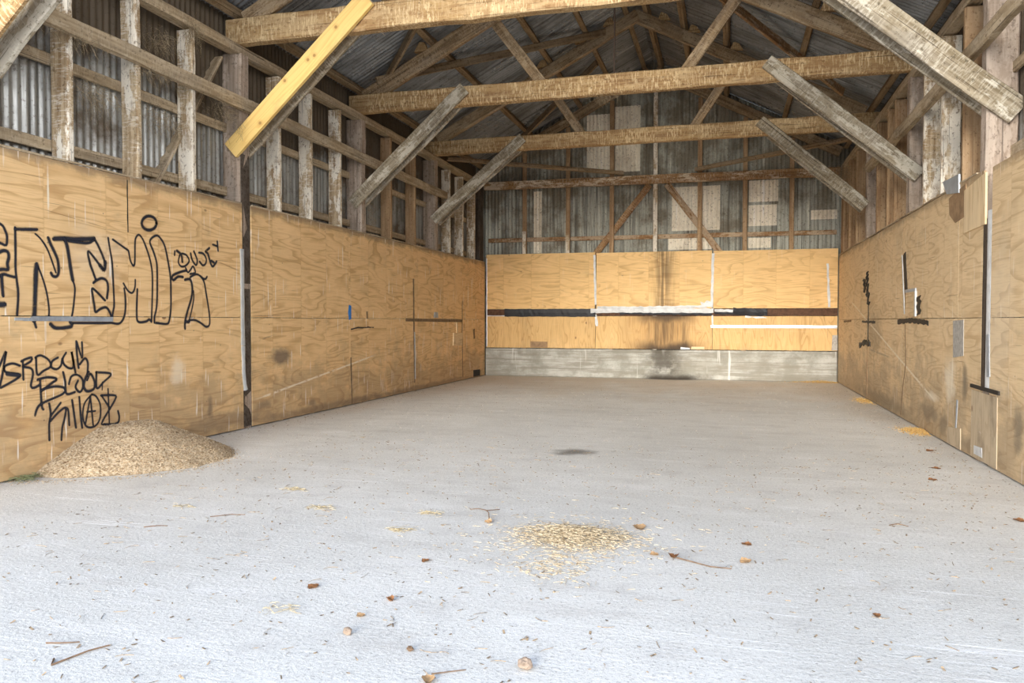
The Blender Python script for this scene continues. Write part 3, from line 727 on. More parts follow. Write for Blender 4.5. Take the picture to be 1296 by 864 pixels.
for k, (a, b) in enumerate(bb):
    sheet(on_back, a, b, 1.415, (2.575, 2.56, 2.545)[k], PLY_BH, 'upper end wall plywood sheet ' + bn[k], group='plywood lining of the end wall')
    sheet(on_back, a + (-.0 if k == 0 else -.012), b + (.01 if k < 2 else 0), .60, 1.262, PLY_BV, 'lower end wall plywood strip ' + bn[k] + ', upright grain', group='plywood lining of the end wall')

# top ledge board of the lining, dusty
for s in (0, 1):
    for (a, b, n_) in ((3.2, 7.17, 'near'), (7.36, 15.7, 'long')) if s == 0 else ((7.36, 15.7, 'long'),):
        P = (on_left, on_right)[s]
        x0, x1 = sorted((P(0, 0, -.018)[0], P(0, 0, .006)[0]))
        o = timber('ledge_strip', ((x0 + x1) / 2, a, 2.416), ((x0 + x1) / 2, b, 2.416), x1 - x0, .016, RAIL, wane=.006, bev=.003)
        tag(o, f"{n_} dusty ledge strip along the plywood top of {(GW, OW)[s]}", 'ledge')

# concrete plinth below the end wall
pl = box('concrete_plinth', (.03, YB - .02, 0), (W - .03, YB + .12, .585), PLINTH, bev=.012, jit=.003)
tag(pl, 'low weathered concrete plinth along the foot of the end wall', 'plinth')
tag(strip('plinth_lip', lambda a, z, h: (a, YB - .022 - h, z), [(.05, .47), (W - .05, .465)], .012, PLINTH, h0=-.003, th=.006, rag=.004), 'thin shutter line ridge across the concrete plinth', 'ridge')

# steel rail and tapes across the end wall
o = timber('steel_rail', (.05, YB + .032, 1.338), (W - .03, YB + .032, 1.338), .04, .14, RUST, wane=.001, bev=.004)
tag(o, 'rusty brown steel rail set between the end wall plywood rows', 'rail')
def tape(*a, label=None, cat='tape', name='tape_strip', **k):
    return tag(strip(name, *a, **k), label, cat)
tape(on_back, [(.45, 1.337), (2.40, 1.333)], .165, BLACK, h0=-.004, th=.006, rag=.005, lump=.008, label='long black tape over the steel rail nearer the graffiti wall')
tape(on_back, [(.06, 1.272), (.50, 1.27)], .02, WHITE, rag=.003, label='short white sealant line below the rail end by the graffiti wall')
tape(on_back, [(2.30, 1.372), (2.9, 1.378), (4.75, 1.372)], .09, WHITE, h0=-.003, th=.008, rag=.009, lump=.014, label='lower wrinkled white tape over the middle of the rail')
tape(on_back, [(2.44, 1.447), (3.2, 1.432), (4.62, 1.455)], .05, WHITE, h0=.004, th=.006, rag=.009, lump=.014, label='upper wrinkled white tape over the middle of the rail')
tape(on_back, [(2.9, 1.318), (4.72, 1.305)], .05, BLACK, h0=-.003, th=.006, rag=.009, lump=.006, label='black tape edge under the white tapes')
tape(on_back, [(4.77, 1.375), (5.25, 1.36)], .06, WHITE, th=.006, rag=.008, lump=.01, label='short white tape beside the black wad')
tape(on_back, [(4.77, 1.325), (5.4, 1.315)], .05, BLACK, th=.006, rag=.008, lump=.01, label='short black tape leading into the black wad')
tape(on_back, [(5.12, 1.36), (5.40, 1.345), (5.76, 1.335)], .145, BLACK, h0=.002, th=.016, rag=.012, lump=.02, label='torn black wad of tape on the rail towards the facing wall')
tape(on_back, [(5.35, 1.255), (5.75, 1.225)], .03, WHITE, th=.003, rag=.012, label='white smear just below the black wad of tape')
tape(on_back, [(2.375, 2.52), (2.40, 1.50)], .042, WHITE, h0=-.003, rag=.005, name='sealant_strip', label='upright white sealant strip on the first end wall seam', cat='sealant')
tape(on_back, [(2.40, 1.30), (2.43, 1.06)], .05, WHITE, h0=-.003, rag=.007, name='sealant_strip', label='short white sealant tail hanging below the white tapes', cat='sealant')
tape(on_back, [(4.735, 2.50), (4.715, 1.44)], .05, WHITE, h0=-.003, rag=.006, name='sealant_strip', label='upright white sealant strip on the second end wall seam', cat='sealant')
tape(on_back, [(4.73, 1.28), (4.735, 1.06)], .035, WHITE, h0=-.003, rag=.004, name='sealant_strip', label='short sealant strip from the rail down to the grey flashing', cat='sealant')
tape(on_back, [(6.84, 2.26), (6.88, 1.43)], .04, WHITE, h0=-.003, rag=.006, name='sealant_strip', label='upright white sealant strip close to the facing wall corner', cat='sealant')
tape(on_back, [(4.70, 1.058), (7.02, 1.055)], .055, ZINC, h0=-.003, th=.006, rag=.002, name='flashing_strip', label='level pale grey flashing strip across the lower end wall plywood', cat='flashing')
tape(on_back, [(.05, 2.50), (.055, .62)], .022, ZINC, h0=-.003, th=.004, rag=.004, name='flashing_strip', label='narrow upright flashing in the end corner by the graffiti wall', cat='flashing')
tape(on_back, [(4.52, 1.47), (4.70, 1.52)], .12, WHITE, h0=-.001, th=.002, rag=.03, name='sealant_smear', label='fan of white smears beside the second seam over the tape', cat='sealant')
for q, l in (([(1.02, .61), (1.39, .61), (1.39, .73), (1.02, .735)], 'small brown repair block at the foot of the end wall plywood'),
             ([(6.93, .61), (7.03, .61), (7.03, .90), (6.94, .90)], 'grey repair block in the end corner at plywood foot')):
    tag(poly_plate('repair_block', on_back, q, PATCHB if q[0][0] < 3 else PATCHG, th=.012), l, 'block')
tag(poly_plate('wood_chip', on_back, [(4.32, .60), (4.58, .60), (4.58, .655), (4.33, .655)], PLY_R, th=.02), 'pale wood chip lying on the plinth beside the black stain', 'chip')
tag(poly_plate('paper_scrap', on_back, [(4.12, .60), (4.30, .60), (4.30, .63), (4.12, .645)], WHITE, th=.02), 'white scrap lying on the plinth beside the black stain', 'scrap')

# graffiti wall fittings
tape(on_left, [(4.43, 1.177), (4.55, 1.177)], .022, ZINC, h0=.001, th=.006, rag=.001, name='metal_strip', label='pale tapered tip of the grey strip under the outlined letters', cat='strip')
tag(poly_plate('metal_strip', on_left, [(4.50, 1.163), (5.362, 1.158), (5.362, 1.197), (4.585, 1.198)], GREYM, h0=-.003, th=.010), 'grey metal strip on the seam under the outlined letters', 'strip')
tape(on_left, [(7.165, 1.93), (7.168, 1.2), (7.172, .9)], .05, ZINC, h0=-.012, th=.026, rag=.004, name='metal_strip', label='upper bent bright flashing strip beside the dark post gap', cat='flashing')
tape(on_left, [(7.172, .895), (7.185, .55), (7.215, .42)], .045, ZINC, h0=-.012, th=.026, rag=.005, name='metal_strip', label='lower bent bright flashing strip beside the dark post gap', cat='flashing')
tag(box('gap_board', (-.004, 7.19, .02), (.006, 7.34, 2.95), DARKPOST, bev=.002), 'dark rotten board showing in the gap past the graffiti', 'board')
tape(on_left, [(5.549, 2.38), (5.549, 1.93)], .012, TAR, h0=-.004, th=.004, rag=.002, name='split', label='dark open seam between the upper sheets, over the outlined letters', cat='crack')
tape(on_left, [(9.62, 1.378), (9.60, 1.28), (9.625, 1.185)], .075, BLUE, h0=-.002, th=.003, rag=.014, name='paint_mark', label='bright blue paint dab on the plywood seam', cat='paint')
tape(on_left, [(9.64, 1.05), (9.85, 1.07), (10.05, 1.07), (10.35, 1.072)], .02, TAR, h0=-.003, th=.003, rag=.006, name='split', label='dark split in the plywood just below the blue dab', cat='crack')
tape(on_left, [(10.14, 1.30), (10.14, 1.20)], .04, BATTEN, h0=-.003, th=.003, rag=.006, name='dent', label='small dark dent to the far side of the blue dab', cat='dent')
tape(on_left, [(9.63, .66), (9.645, .35), (9.66, .02)], .03, BATTEN, h0=-.002, th=.004, rag=.007, name='split', label='dark open seam at floor level below the blue dab', cat='crack')
tape(on_left, [(11.84, 1.86), (11.87, .14)], .045, BATTEN, h0=-.001, th=.005, rag=.007, name='batten', label='upright brown cover strip crossing the level batten', cat='batten')
tape(on_left, [(11.875, .98), (11.90, .20)], .03, ZINC, h0=-.003, th=.011, rag=.006, name='metal_strip', label='pale streak of metal low on the upright brown cover strip', cat='strip')
tag(timber('batten', (.023, 11.52, 1.182), (.023, 14.22, 1.165), .012, .05, BATTEN, wane=.002, bev=.002), 'level brown batten far along the graffiti wall', 'batten')
tape(on_left, [(14.27, 1.56), (14.26, .9), (14.30, .06)], .03, BATTEN, h0=-.002, th=.004, rag=.006, name='split', label='dark seam near the end corner past the wood block', cat='crack')
tag(poly_plate('wood_block', on_left, [(13.72, .70), (14.22, .68), (14.22, .93), (13.74, .935)], PLY_R, th=.02), 'pale square wood block under the end of the level batten', 'block')
tape(on_left, [(13.95, 1.14), (13.96, .94)], .07, PLY_R, h0=-.003, th=.015, rag=.002, name='wood_strip', label='thin pale strip joining batten and wood block', cat='strip')
tag(poly_plate('hole_cover', on_left, [(12.75, 1.22), (12.95, 1.22), (12.93, 1.32), (12.78, 1.32)], GREYM, th=.012), 'small grey plate above the level batten', 'plate')
tag(poly_plate('floor_notch', on_left, [(14.95, .02), (15.40, .02), (15.40, .15), (14.95, .16)], TAR, h0=-.003, th=.004), 'dark notch at the plywood foot near the end corner', 'notch')
tape(on_left, [(15.0, 1.0), (15.02, .8)], .10, BATTEN, h0=-.003, th=.004, rag=.02, name='dent', label='brown bruise on the last plywood sheet by the end corner', cat='dent')

# facing wall fittings
o = timber('post_cover', (W - .013, 7.118, .63), (W - .013, 7.118, 2.0), .012, .105, DARKPOST, up=(0, 1, 0), wane=.001, bev=.002); tag(o, 'dark board recessed in the post gap under the patch board', 'board')
o = tape(on_right, [(7.02, 2.06), (7.025, 1.3), (7.03, .62)], .095, WHITE, h0=-.016, th=.013, rag=.003, name='sealant_strip', label='tall white strip beside the dark post gap, facing the graffiti', cat='strip')
tape(on_right, [(7.0, 1.06), (6.97, .72)], .07, GREYM, h0=-.003, th=.008, rag=.004, name='metal_strip', label='short grey metal strip low beside the tall white strip', cat='strip')
tag(poly_plate('metal_bar', on_right, [(6.70, .596), (7.42, .603), (7.42, .632), (6.70, .628)], TAR, th=.014), 'level dark metal bar at the foot of the tall white strip', 'bar')
tag(poly_plate('patch_board', on_right, [(7.085, 1.955), (7.655, 1.945), (7.672, 2.32), (7.09, 2.375)], PLY_P, h0=-.003, th=.016), 'pale plywood patch board at the top of the post gap', 'board')
tag(poly_plate('patch_board', on_right, [(7.65, 2.10), (7.98, 2.075), (8.17, 2.17), (8.20, 2.33), (7.66, 2.38)], PATCHB, h0=-.003, th=.008), 'torn brown patch board beside the pale patch board', 'board')
tag(poly_plate('zinc_plate', on_right, [(7.85, 2.33), (8.25, 2.38), (8.40, 2.52), (7.86, 2.50)], ZINC, h0=-.003, th=.016), 'bent grey metal plate over the plywood top edge', 'plate')
tape(on_right, [(10.10, 1.97), (9.92, 1.24)], .13, TAR, h0=-.002, th=.006, rag=.012, name='dark_slot', label='tall black slot above the small square hatch', cat='slot')
tape(on_right, [(10.23, 1.96), (10.06, 1.25)], .03, ZINC, h0=-.003, th=.008, rag=.008, name='metal_strip', label='pale edge strip beside the tall black slot', cat='strip')
h = poly_plate('wall_hatch', on_right, [(9.50, 1.225), (9.98, 1.225), (9.98, 1.50), (9.50, 1.50)], PLY_R, h0=-.003, th=.012)
tag(h, 'small square plywood hatch beside the tall black slot', 'hatch')
poly_plate('top_trim', on_right, [(9.48, 1.50), (10.0, 1.50), (10.0, 1.535), (9.48, 1.535)], GREYM, h0=-.003, th=.016, parent=h)
poly_plate('edge_trim', on_right, [(9.46, 1.22), (9.51, 1.22), (9.51, 1.50), (9.46, 1.50)], WHITE, h0=-.003, th=.018, parent=h)
tape(on_right, [(9.36, 1.44), (9.34, 1.24)], .16, TAR, h0=-.002, th=.006, rag=.05, step=.03, name='tar_patch', label='ragged black patch just this side of the hatch', cat='patch')
tape(on_right, [(10.42, 1.155), (9.8, 1.175), (8.92, 1.15)], .05, TAR, h0=-.001, th=.006, rag=.009, name='tar_strip', label='level black strip under the small hatch', cat='strip')
tag(poly_plate('cement_patch', on_right, [(7.66, .86), (7.98, .83), (8.0, 1.17), (7.67, 1.18)], PATCHG, h0=-.002, th=.005), 'grey rectangular cement patch below the torn brown board', 'patch')
tape(on_right, [(12.62, 1.90), (12.60, 1.72), (12.45, 1.40)], .12, TAR, h0=-.002, th=.012, rag=.07, lump=.02, step=.025, name='tar_patch', label='torn black tar patch on the far seam facing the graffiti', cat='patch')
tape(on_right, [(12.90, 1.82), (12.82, 1.60)], .12, TAR, h0=-.002, th=.010, rag=.07, lump=.02, step=.025, name='tar_patch', label='smaller torn tar scrap next to the far seam patch', cat='patch')
tape(on_right, [(12.5, 1.40), (12.50, .88)], .06, TAR, h0=-.002, th=.006, rag=.012, name='tar_line', label='black line running down from the torn tar patch', cat='line')
tape(on_right, [(13.25, .79), (12.8, .84), (12.3, .84)], .07, TAR, h0=-.002, th=.008, rag=.02, lump=.015, name='tar_patch', label='low black tar lump below the line on the far seam', cat='patch')
tape(on_right, [(15.0, 1.16), (14.15, 1.17)], .035, BATTEN, h0=-.002, th=.005, rag=.006, name='tar_strip', label='short level dark strip nearest the end corner', cat='strip')
tape(on_right, [(13.05, 1.16), (11.95, 1.15)], .035, TAR, h0=-.002, th=.005, rag=.007, name='tar_strip', label='short level dark strip crossing the far tarred seam', cat='strip')
tape(on_right, [(12.54, .80), (12.56, .06)], .04, PATCHB, h0=-.002, th=.005, rag=.008, name='split', label='rusty brown open seam below the tar lump', cat='crack')
tape(on_right, [(10.02, 1.13), (9.95, .66), (10.10, .36), (10.18, .04)], .03, BATTEN, h0=-.002, th=.004, rag=.006, name='split', label='crooked dark seam under the black slot down to the floor', cat='crack')
tape(on_right, [(7.83, .45), (7.86, .19)], .04, GREYM, h0=-.002, th=.005, rag=.005, name='split', label='short grey seam above the bottom repair board', cat='crack')
tag(poly_plate('repair_board', on_right, [(7.70, .015), (8.13, .015), (8.13, .17), (7.71, .205)], PLY_G, th=.008), 'small olive brown repair board at the floor', 'board')
tag(poly_plate('repair_board', on_right, [(6.74, .02), (7.40, .02), (7.40, .585), (6.75, .575)], PLY_G, h0=-.003, th=.007), 'greyish weathered board under the level metal bar', 'board')
tag(poly_plate('paper_label', on_right, [(7.08, .05), (7.30, .05), (7.30, .12), (7.09, .13)], WHITE, h0=-.001, th=.008), 'small pale scrap at the foot of the greyish board', 'scrap')

# ------------------------------------------------------------------ graffiti
def spline(pts, step=.012):
    P = [Vector(p) for p in pts]
    if len(P) == 2: return [P[0].lerp(P[1], i / 8) for i in range(9)]
    out = []
    for i in range(len(P) - 1):
        a, b, c, d = P[max(i - 1, 0)], P[i], P[i + 1], P[min(i + 2, len(P) - 1)]
        n = max(2, int((c - b).length / step))
        for k in range(n):
            t = k / n
            out.append(.5 * ((2 * b) + (c - a) * t + (2 * a - 5 * b + 4 * c - d) * t * t + (3 * b - a - 3 * c + d) * t ** 3))
    out.append(P[-1]); return out

def scrawl(strokes, parent, label):
    vs, fs, uv = [], [], []
    for si, (w, pts) in enumerate(strokes):
        S = spline(pts); b0 = len(vs); w = w * 1.75; hh = -.0006 + .0002 * (si % 8)
        d0 = (S[0] - S[1]).normalized() * w * .35; d1 = (S[-1] - S[-2]).normalized() * w * .35
        S = [S[0] + d0] + S + [S[-1] + d1]
        for i, p in enumerate(S):
            t = (S[min(i + 1, len(S) - 1)] - S[max(i - 1, 0)])
            t = t.normalized() if t.length > 1e-6 else Vector((1, 0))
            n = Vector((-t.y, t.x)); k = w / 2 * (1 + .12 * mnoise.noise(Vector((p.x * 9, p.y * 9, si))))
            if i in (0, len(S) - 1): k *= .55
            a, b = p + n * k, p - n * k
            vs += [on_left(a.x, a.y, hh), on_left(b.x, b.y, hh)]
        for i in range(len(S) - 1):
            q = b0 + i * 2
            fs.append((q, q + 1, q + 3, q + 2)); uv += [(0, 0), (1, 0), (1, 1), (0, 1)]
    o = mesh_obj('graffiti', vs, fs, SPRAY, parent, uvs=uv); o['label'] = label
    return o
out_a = [s for s in GRAFFITI['outlined'] if sum(p[0] for p in s[1]) / len(s[1]) < 5.548]
out_b = [s for s in GRAFFITI['outlined'] if s not in out_a]
scrawl(out_a, LW[(1, 1)], 'black spray outline letters')
scrawl(out_b, LW[(2, 1)], 'black spray outline letters with a ring dot')
scrawl(GRAFFITI['small'], LW[(2, 1)], 'small black spray scrawl in quotes')
scrawl(GRAFFITI['tag'], LW[(1, 0)], 'three lines of black spray tag')

# ------------------------------------------------------------------ loose stuff on the floor
def chips(n, place, size, thick=.25):
    vs, fs = [], []
    for _ in range(n):
        c, up = place()
        l = size * R.uniform(.5, 1.6); w = size * R.uniform(.2, .5)
        a = R.uniform(0, 6.283); tilt = R.uniform(-.6, .6)
        d = Vector((math.cos(a), math.sin(a), tilt)).normalized()
        e = d.cross(Vector((R.uniform(-.4, .4), R.uniform(-.4, .4), 1))).normalized(); f = d.cross(e)
        b = len(vs); c = Vector(c)
        vs += [c - d * l / 2 - e * w / 2, c - d * l / 2 + e * w / 2, c + d * l / 2 + e * w / 2, c + d * l / 2 - e * w / 2, c + f * w * thick * 2 + d * l * .1]
        fs += [(b, b + 1, b + 2, b + 3), (b, b + 4, b + 1), (b + 1, b + 4, b + 2), (b + 2, b + 4, b + 3), (b + 3, b + 4, b)]
    return vs, fs

def heap_h(x, y):
    """height of the sawdust heap leaning on the wall"""
    dy = (y - 5.50) / (.74 if y > 5.50 else .97); dx = (x + .05) / 1.0
    r = math.sqrt(abs(dx) ** 2.2 + abs(dy) ** 2.2)
    r *= 1 + .07 * mnoise.noise(Vector((x * 3, y * 3, 0)))
    h = .40 * (1 - r) if r > .29 else .40 * .71 + .02 * (.29 - r)
    return h + .006 * mnoise.noise(Vector((x * 14, y * 14, 2)))
vs, fs = [], []
NX, NY = 44, 70
for j in range(NY + 1):
    for i in range(NX + 1):
        x = .017 + 1.15 * i / NX; y = 4.35 + 2.2 * j / NY
        vs.append((x, y, max(heap_h(x, y), -.01)))
for j in range(NY):
    for i in range(NX):
        a = j * (NX + 1) + i
        if max(vs[k][2] for k in (a, a + 1, a + NX + 2, a + NX + 1)) > -.009:
            fs.append((a, a + 1, a + NX + 2, a + NX + 1))
def hp():
    while True:
        x, y = .02 + R.random() * 1.12, 4.38 + R.random() * 2.15
        h = heap_h(x, y)
        if h > -.006 and (h > .03 or R.random() < .8): return (x, y, max(h, 0) + .003), None
v2, f2 = chips(9000, hp, .016)
b = len(vs); vs += v2; fs += [tuple(k + b for k in f) for f in f2]
def edge():
    a = R.uniform(-1.7, 1.7); r = 1 + abs(R.gauss(0, .07))
    return (max(.03, -.05 + 1.02 * r * math.cos(a)), 5.38 + (.8 if a > 0 else .95) * r * math.sin(a), .003), None
v2, f2 = chips(700, edge, .015); b = len(vs); vs += v2; fs += [tuple(k + b for k in f) for f in f2]
tag(mesh_obj('sawdust_heap', vs, fs, CHIP), 'sloping heap of pale sawdust and chips against the graffiti wall', 'sawdust', kind='stuff')

def strands(n, place, lmin, lmax, rad, curl=.5, droop=False):
    vs, fs = [], []
    for _ in range(n):
        c = Vector(place()); a = R.uniform(0, 6.283); L = R.uniform(lmin, lmax); el = R.uniform(-2.2, .8) if droop else R.uniform(-.15, .25)
        k = R.uniform(-curl, curl); pts = []
        p = c.copy()
        for i in range(4):
            pts.append(p.copy()); p = p + Vector((math.cos(a), math.sin(a), el)).normalized() * (L / 3); a += k * (2 if droop else 1); el -= .5 if droop else .12
        zmin = min(q.z for q in pts)
        if c.z < .12 and zmin < rad: 
            for q in pts: q.z = max(q.z, rad)
        b = len(vs)
        for i, q in enumerate(pts):
            for t in range(3):
                an = t * 2.094
                vs.append(q + Vector((0, math.cos(an) * rad, math.sin(an) * rad)) + Vector((math.sin(an) * rad * .7, 0, 0)))
        for i in range(3):
            for t in range(3):
                t2 = (t + 1) % 3
                fs.append((b + i * 3 + t, b + i * 3 + t2, b + i * 3 + 3 + t2, b + i * 3 + 3 + t))
    return vs, fs

def sp1():
    q = R.random()
    if q < .8:
        x, y = R.gauss(4.24, .15), R.gauss(4.03, .125)
    elif q < .92:
        x, y = R.gauss(4.20, .32), R.gauss(4.0, .3)
    else:
        x, y = R.gauss(4.25, .10), R.gauss(3.55, .12)
    r = math.hypot((x - 4.24) / .42, (y - 4.02) / .3)
    return (x, y, .004 + max(0, .065 * (1 - r)) * R.random())
v_, f_ = strands(3000, sp1, .015, .055, .0013, .9)
tag(mesh_obj('straw_pile', v_, f_, STRAW), 'small scatter of straw in the middle of the concrete floor', 'straw', kind='stuff')

def place_patch(cx, cy, sx, sy, hz, wall=None):
    def f():
        x, y = R.gauss(cx, sx), R.gauss(cy, sy)
        if x > W - .03: x = 2 * (W - .03) - x
        r = math.hypot((x - cx) / (2 * sx), (y - cy) / (2 * sy))
        return (x, y, .004 + max(0, hz * (1 - r)) * R.random()), None
    return f
for (cx, cy, sx, sy, hz, n, l) in ((6.97, 8.98, .075, .13, .035, 1300, 'yellow sawdust patch against the wall facing the graffiti'),
                                   (6.95, 12.2, .06, .22, .02, 600, 'thin pale sawdust trail by the far tarred seam'),
                                   (6.7, 15.62, .25, .06, .05, 700, 'brownish sawdust drift in the far end corner')):
    v_, f_ = chips(n, place_patch(cx, cy, sx, sy, hz), .02)
    tag(mesh_obj('sawdust_patch', v_, f_, CHIPY), l, 'sawdust', kind='stuff')
v_, f_ = strands(110, lambda: (abs(R.gauss(.05, .03)) + .03, R.gauss(4.45, .05), .01 + R.random() * .02), .03, .08, .0018, .8)
tag(mesh_obj('grass_tuft', v_, f_, GRASS), 'flattened green grass tuft at the foot of the sawdust heap', 'grass', kind='stuff')

def lit():
    while True:
        c = lit0()
        if not (c[0][0] < 1.15 and c[0][1] < 6.5): return c
def lit0():
    q = R.random()
    if q < .45: return (R.uniform(.4, 6.9), R.uniform(2.0, 7), .003), None
    if q < .8: return (R.uniform(.3, 6.9), R.uniform(5, 15.5), .003), None
    if q < .93: return (W - .06 - abs(R.gauss(0, .35)), R.uniform(5.5, 15), .003), None
    return (.06 + abs(R.gauss(0, .2)), R.uniform(6.6, 15), .003), None
v_, f_ = chips(3400, lit, .018)
v2, f2 = strands(420, lambda: (R.uniform(1.2, 6.5), R.uniform(2.0, 7.5), .003), .02, .08, .0015, .5)
b = len(v_); v_ += v2; f_ += [tuple(k + b for k in f) for f in f2]
tag(mesh_obj('floor_litter', v_, f_, LITTER), 'fine specks, chaff and broken stalks strewn over the concrete', 'litter', kind='stuff')
for (cx, cy, l) in ((1.76, 4.07, 'flat greyish wisp of hay near the sawdust heap'), (2.59, 4.27, 'larger hay wisp between sawdust heap and straw'), (3.28, 3.93, 'short thick hay wisp beside the straw'),
                    (3.29, 2.72, 'tangled hay wisp near the three pebbles'), (3.31, 4.33, 'little hay wisp beyond the short thick one'), (2.16, 4.69, 'hay crumb behind the larger hay wisp')):
    n = 55 if 'larger' in l or 'short' in l else 30
    v_, f_ = strands(n, lambda: (cx + R.uniform(-.07, .07), cy + R.uniform(-.03, .03), .004 + R.random() * .010), .02, .06, .0012, .7)
    tag(mesh_obj('hay_wisp', v_, f_, HAY), l, 'hay', 'hay wisps on the floor', 'stuff')

def leaf(loc, size, mat, label, curl=1.0):
    size *= .72
    vs, fs = [], []
    n, m_ = 8, 5
    rz = R.uniform(0, 6.28)
    for j in range(n):
        t = j / (n - 1); w = math.sin(math.pi * min(1, t * .92 + .04)) ** .8 * .42 * (1 + .25 * math.sin(t * 21))
        for i in range(m_):
            s = (i / (m_ - 1) - .5) * 2
            x = (t - .5) * size; y = s * w * size
            z = size * (.05 + curl * .32 * s * s * w * 2 + curl * .35 * (t - .4) ** 2 + .04 * math.sin(9 * t + 4 * s))
            vs.append((x, y, z))
    k = n * m_
    vs += [(x, y, z + .0012) for (x, y, z) in vs]
    for j in range(n - 1):
        for i in range(m_ - 1):
            a = j * m_ + i
            fs.append((a, a + m_, a + m_ + 1, a + 1)); fs.append((k + a, k + a + 1, k + a + m_ + 1, k + a + m_))
    zm = min(v[2] for v in vs)
    me_m = Matrix.Translation((loc[0], loc[1], .001 - zm)) @ Matrix.Rotation(rz, 4, 'Z')
    o = mesh_obj('dry_leaf', vs, fs, mat, None, me_m, smooth=True)
    st = strands(1, lambda: (0, 0, 0), size * .5, size * .55, size * .025, .3)
    sv = [Vector(q) + Vector((size * .42, 0, size * .10)) for q in st[0]]
    mesh_obj('stem', sv, st[1], TWIG, o, Matrix.Translation(o.location) if False else None).matrix_basis = Matrix.Identity(4)
    return tag(o, label, 'leaf', 'dry leaves on the floor')
leaf((3.676, 2.93), .055, LEAF, 'dark brown curled leaf alone on the pale concrete before the straw', 1.4)
leaf((3.638, 2.74), .05, LEAFP, 'small tan leaf between dark curled leaf and buff pebble')
leaf((4.55, 4.34), .12, LEAFP, 'pale pink-brown leaf just beyond the straw', .6)
leaf((4.776, 3.843), .085, LEAF, 'orange-brown leaf at the head of a long stalk past the straw', 1.2)
leaf((4.68, 3.86), .06, LEAFP, 'little yellowish leaf beside the orange-brown leaf')
leaf((5.126, 4.17), .08, LEAF, 'flat brown leaf, farther of two past the stalk', .5)
leaf((5.116, 3.862), .085, LEAFP, 'tan crumpled leaf, closer of two past the stalk', .9)
leaf((6.671, 5.10), .09, LEAF, 'reddish leaf lying apart near the facing wall', .6)
leaf((3.283, 2.99), .08, LEAF, 'flat reddish leaf left of the dark curled leaf'.replace('left of', 'lying level with'), .3)
leaf((6.78, 7.65), .10, LEAF, 'brown leaf before the small floor-level repair board', .5)
leaf((6.48, 6.25), .09, LEAF, 'brown leaf out from the level metal bar', .5)
leaf((6.62, 6.75), .09, LEAF, 'brown leaf lying between its two neighbours out from the metal bar', .4)
leaf((5.6, 3.3), .05, LEAF, 'tiny dark leaf crumb on bare floor past the tan leaf', .5)
leaf((3.70, 4.22), .07, LEAFP, 'straw-coloured leaf at the end of a bent twig', 1.3)
leaf((4.099, 2.30), .07, LEAFP, 'pale leaf at the bottom edge of the view', 1)
leaf((3.62, 3.46), .06, LEAF, 'tiny dark leaf just in front of the straw', .6)

def stone(loc, r, mat, label):
    bm = bmesh.new(); bmesh.ops.create_icosphere(bm, subdivisions=3, radius=r)
    sd = R.uniform(0, 50)
    for v in bm.verts:
        n = v.co.normalized()
        v.co = n * r * (1 + .35 * mnoise.noise(n * 1.6 + Vector((sd, 0, 0))) + .12 * mnoise.noise(n * 5 + Vector((sd, 3, 0))))
        v.co.z *= .75
    zm = min(v.co.z for v in bm.verts)
    me = bpy.data.meshes.new('pebble'); bm.to_mesh(me); bm.free(); me.materials.append(mat)
    o = link(bpy.data.objects.new('pebble', me)); o.location = (loc[0], loc[1], -zm)
    return tag(o, label, 'pebble', 'pebbles on the floor')
stone((3.67, 2.567), .017, STONE, 'buff pebble below the small tan leaf')
stone((4.379, 2.47), .024, STONE, 'largest knobbly buff pebble near the bottom of the view')
stone((3.95, 2.50), .012, TWIG, 'small dark pebble between the two buff pebbles')

def twig(pts, r, label):
    vs, fs = [], []
    for i, p in enumerate(pts):
        for t in range(5):
            a = t * 1.2566
            q = Vector(p) + Vector((0, 0, r))
            d = (Vector(pts[min(i + 1, len(pts) - 1)]) - Vector(pts[max(i - 1, 0)])).normalized()
            s = d.cross(Vector((0, 0, 1))).normalized(); u = s.cross(d)
            vs.append(q + (s * math.cos(a) + u * math.sin(a)) * r * (1 - .4 * i / len(pts)))
    for i in range(len(pts) - 1):
        for t in range(5):
            t2 = (t + 1) % 5
            fs.append((i * 5 + t, i * 5 + t2, i * 5 + 5 + t2, i * 5 + 5 + t))
    return tag(mesh_obj('twig', vs, fs, TWIG), label, 'twig', 'twigs on the floor')
twig([(2.80, 2.10, 0), (2.83, 2.06, 0), (2.87, 2.18, .004), (2.90, 2.24, .002)], .004, 'straight brown twig in the bottom corner below the heap')
twig([(2.66, 2.20, 0), (2.72, 2.21, .003), (2.77, 2.24, 0)], .003, 'short brown twig beside the straight corner twig')
twig([(3.70, 4.24, .01), (3.66, 4.36, .02), (3.62, 4.44, .012), (3.68, 4.52, .004)], .0035, 'bent twig behind the straw-coloured leaf')
twig([(3.62, 4.47, .004), (3.55, 4.50, .006), (3.50, 4.49, .0)], .003, 'side twig next to the bent twig')
twig([(4.79, 3.83, .004), (4.86, 3.79, .004), (4.95, 3.74, .002), (5.05, 3.74, 0)], .0035, 'long pale stalk trailing from the orange-brown leaf')
twig([(5.92, 4.79, 0), (5.97, 4.82, .006), (6.02, 4.79, .0)], .003, 'small forked twig on bare floor past the stalk')
twig([(4.09, 2.35, 0), (4.14, 2.37, .004), (4.19, 2.41, 0)], .0025, 'thin pale twig above the bottom edge leaf')
twig([(1.86, 3.60, 0), (1.92, 3.64, .003), (1.97, 3.66, 0)], .003, 'short dark twig on the floor in front of the heap')
twig([(2.07, 3.90, 0), (2.16, 3.97, .003), (2.24, 4.0, 0)], .0028, 'thin grey twig farther along than the hay wisp by the heap')

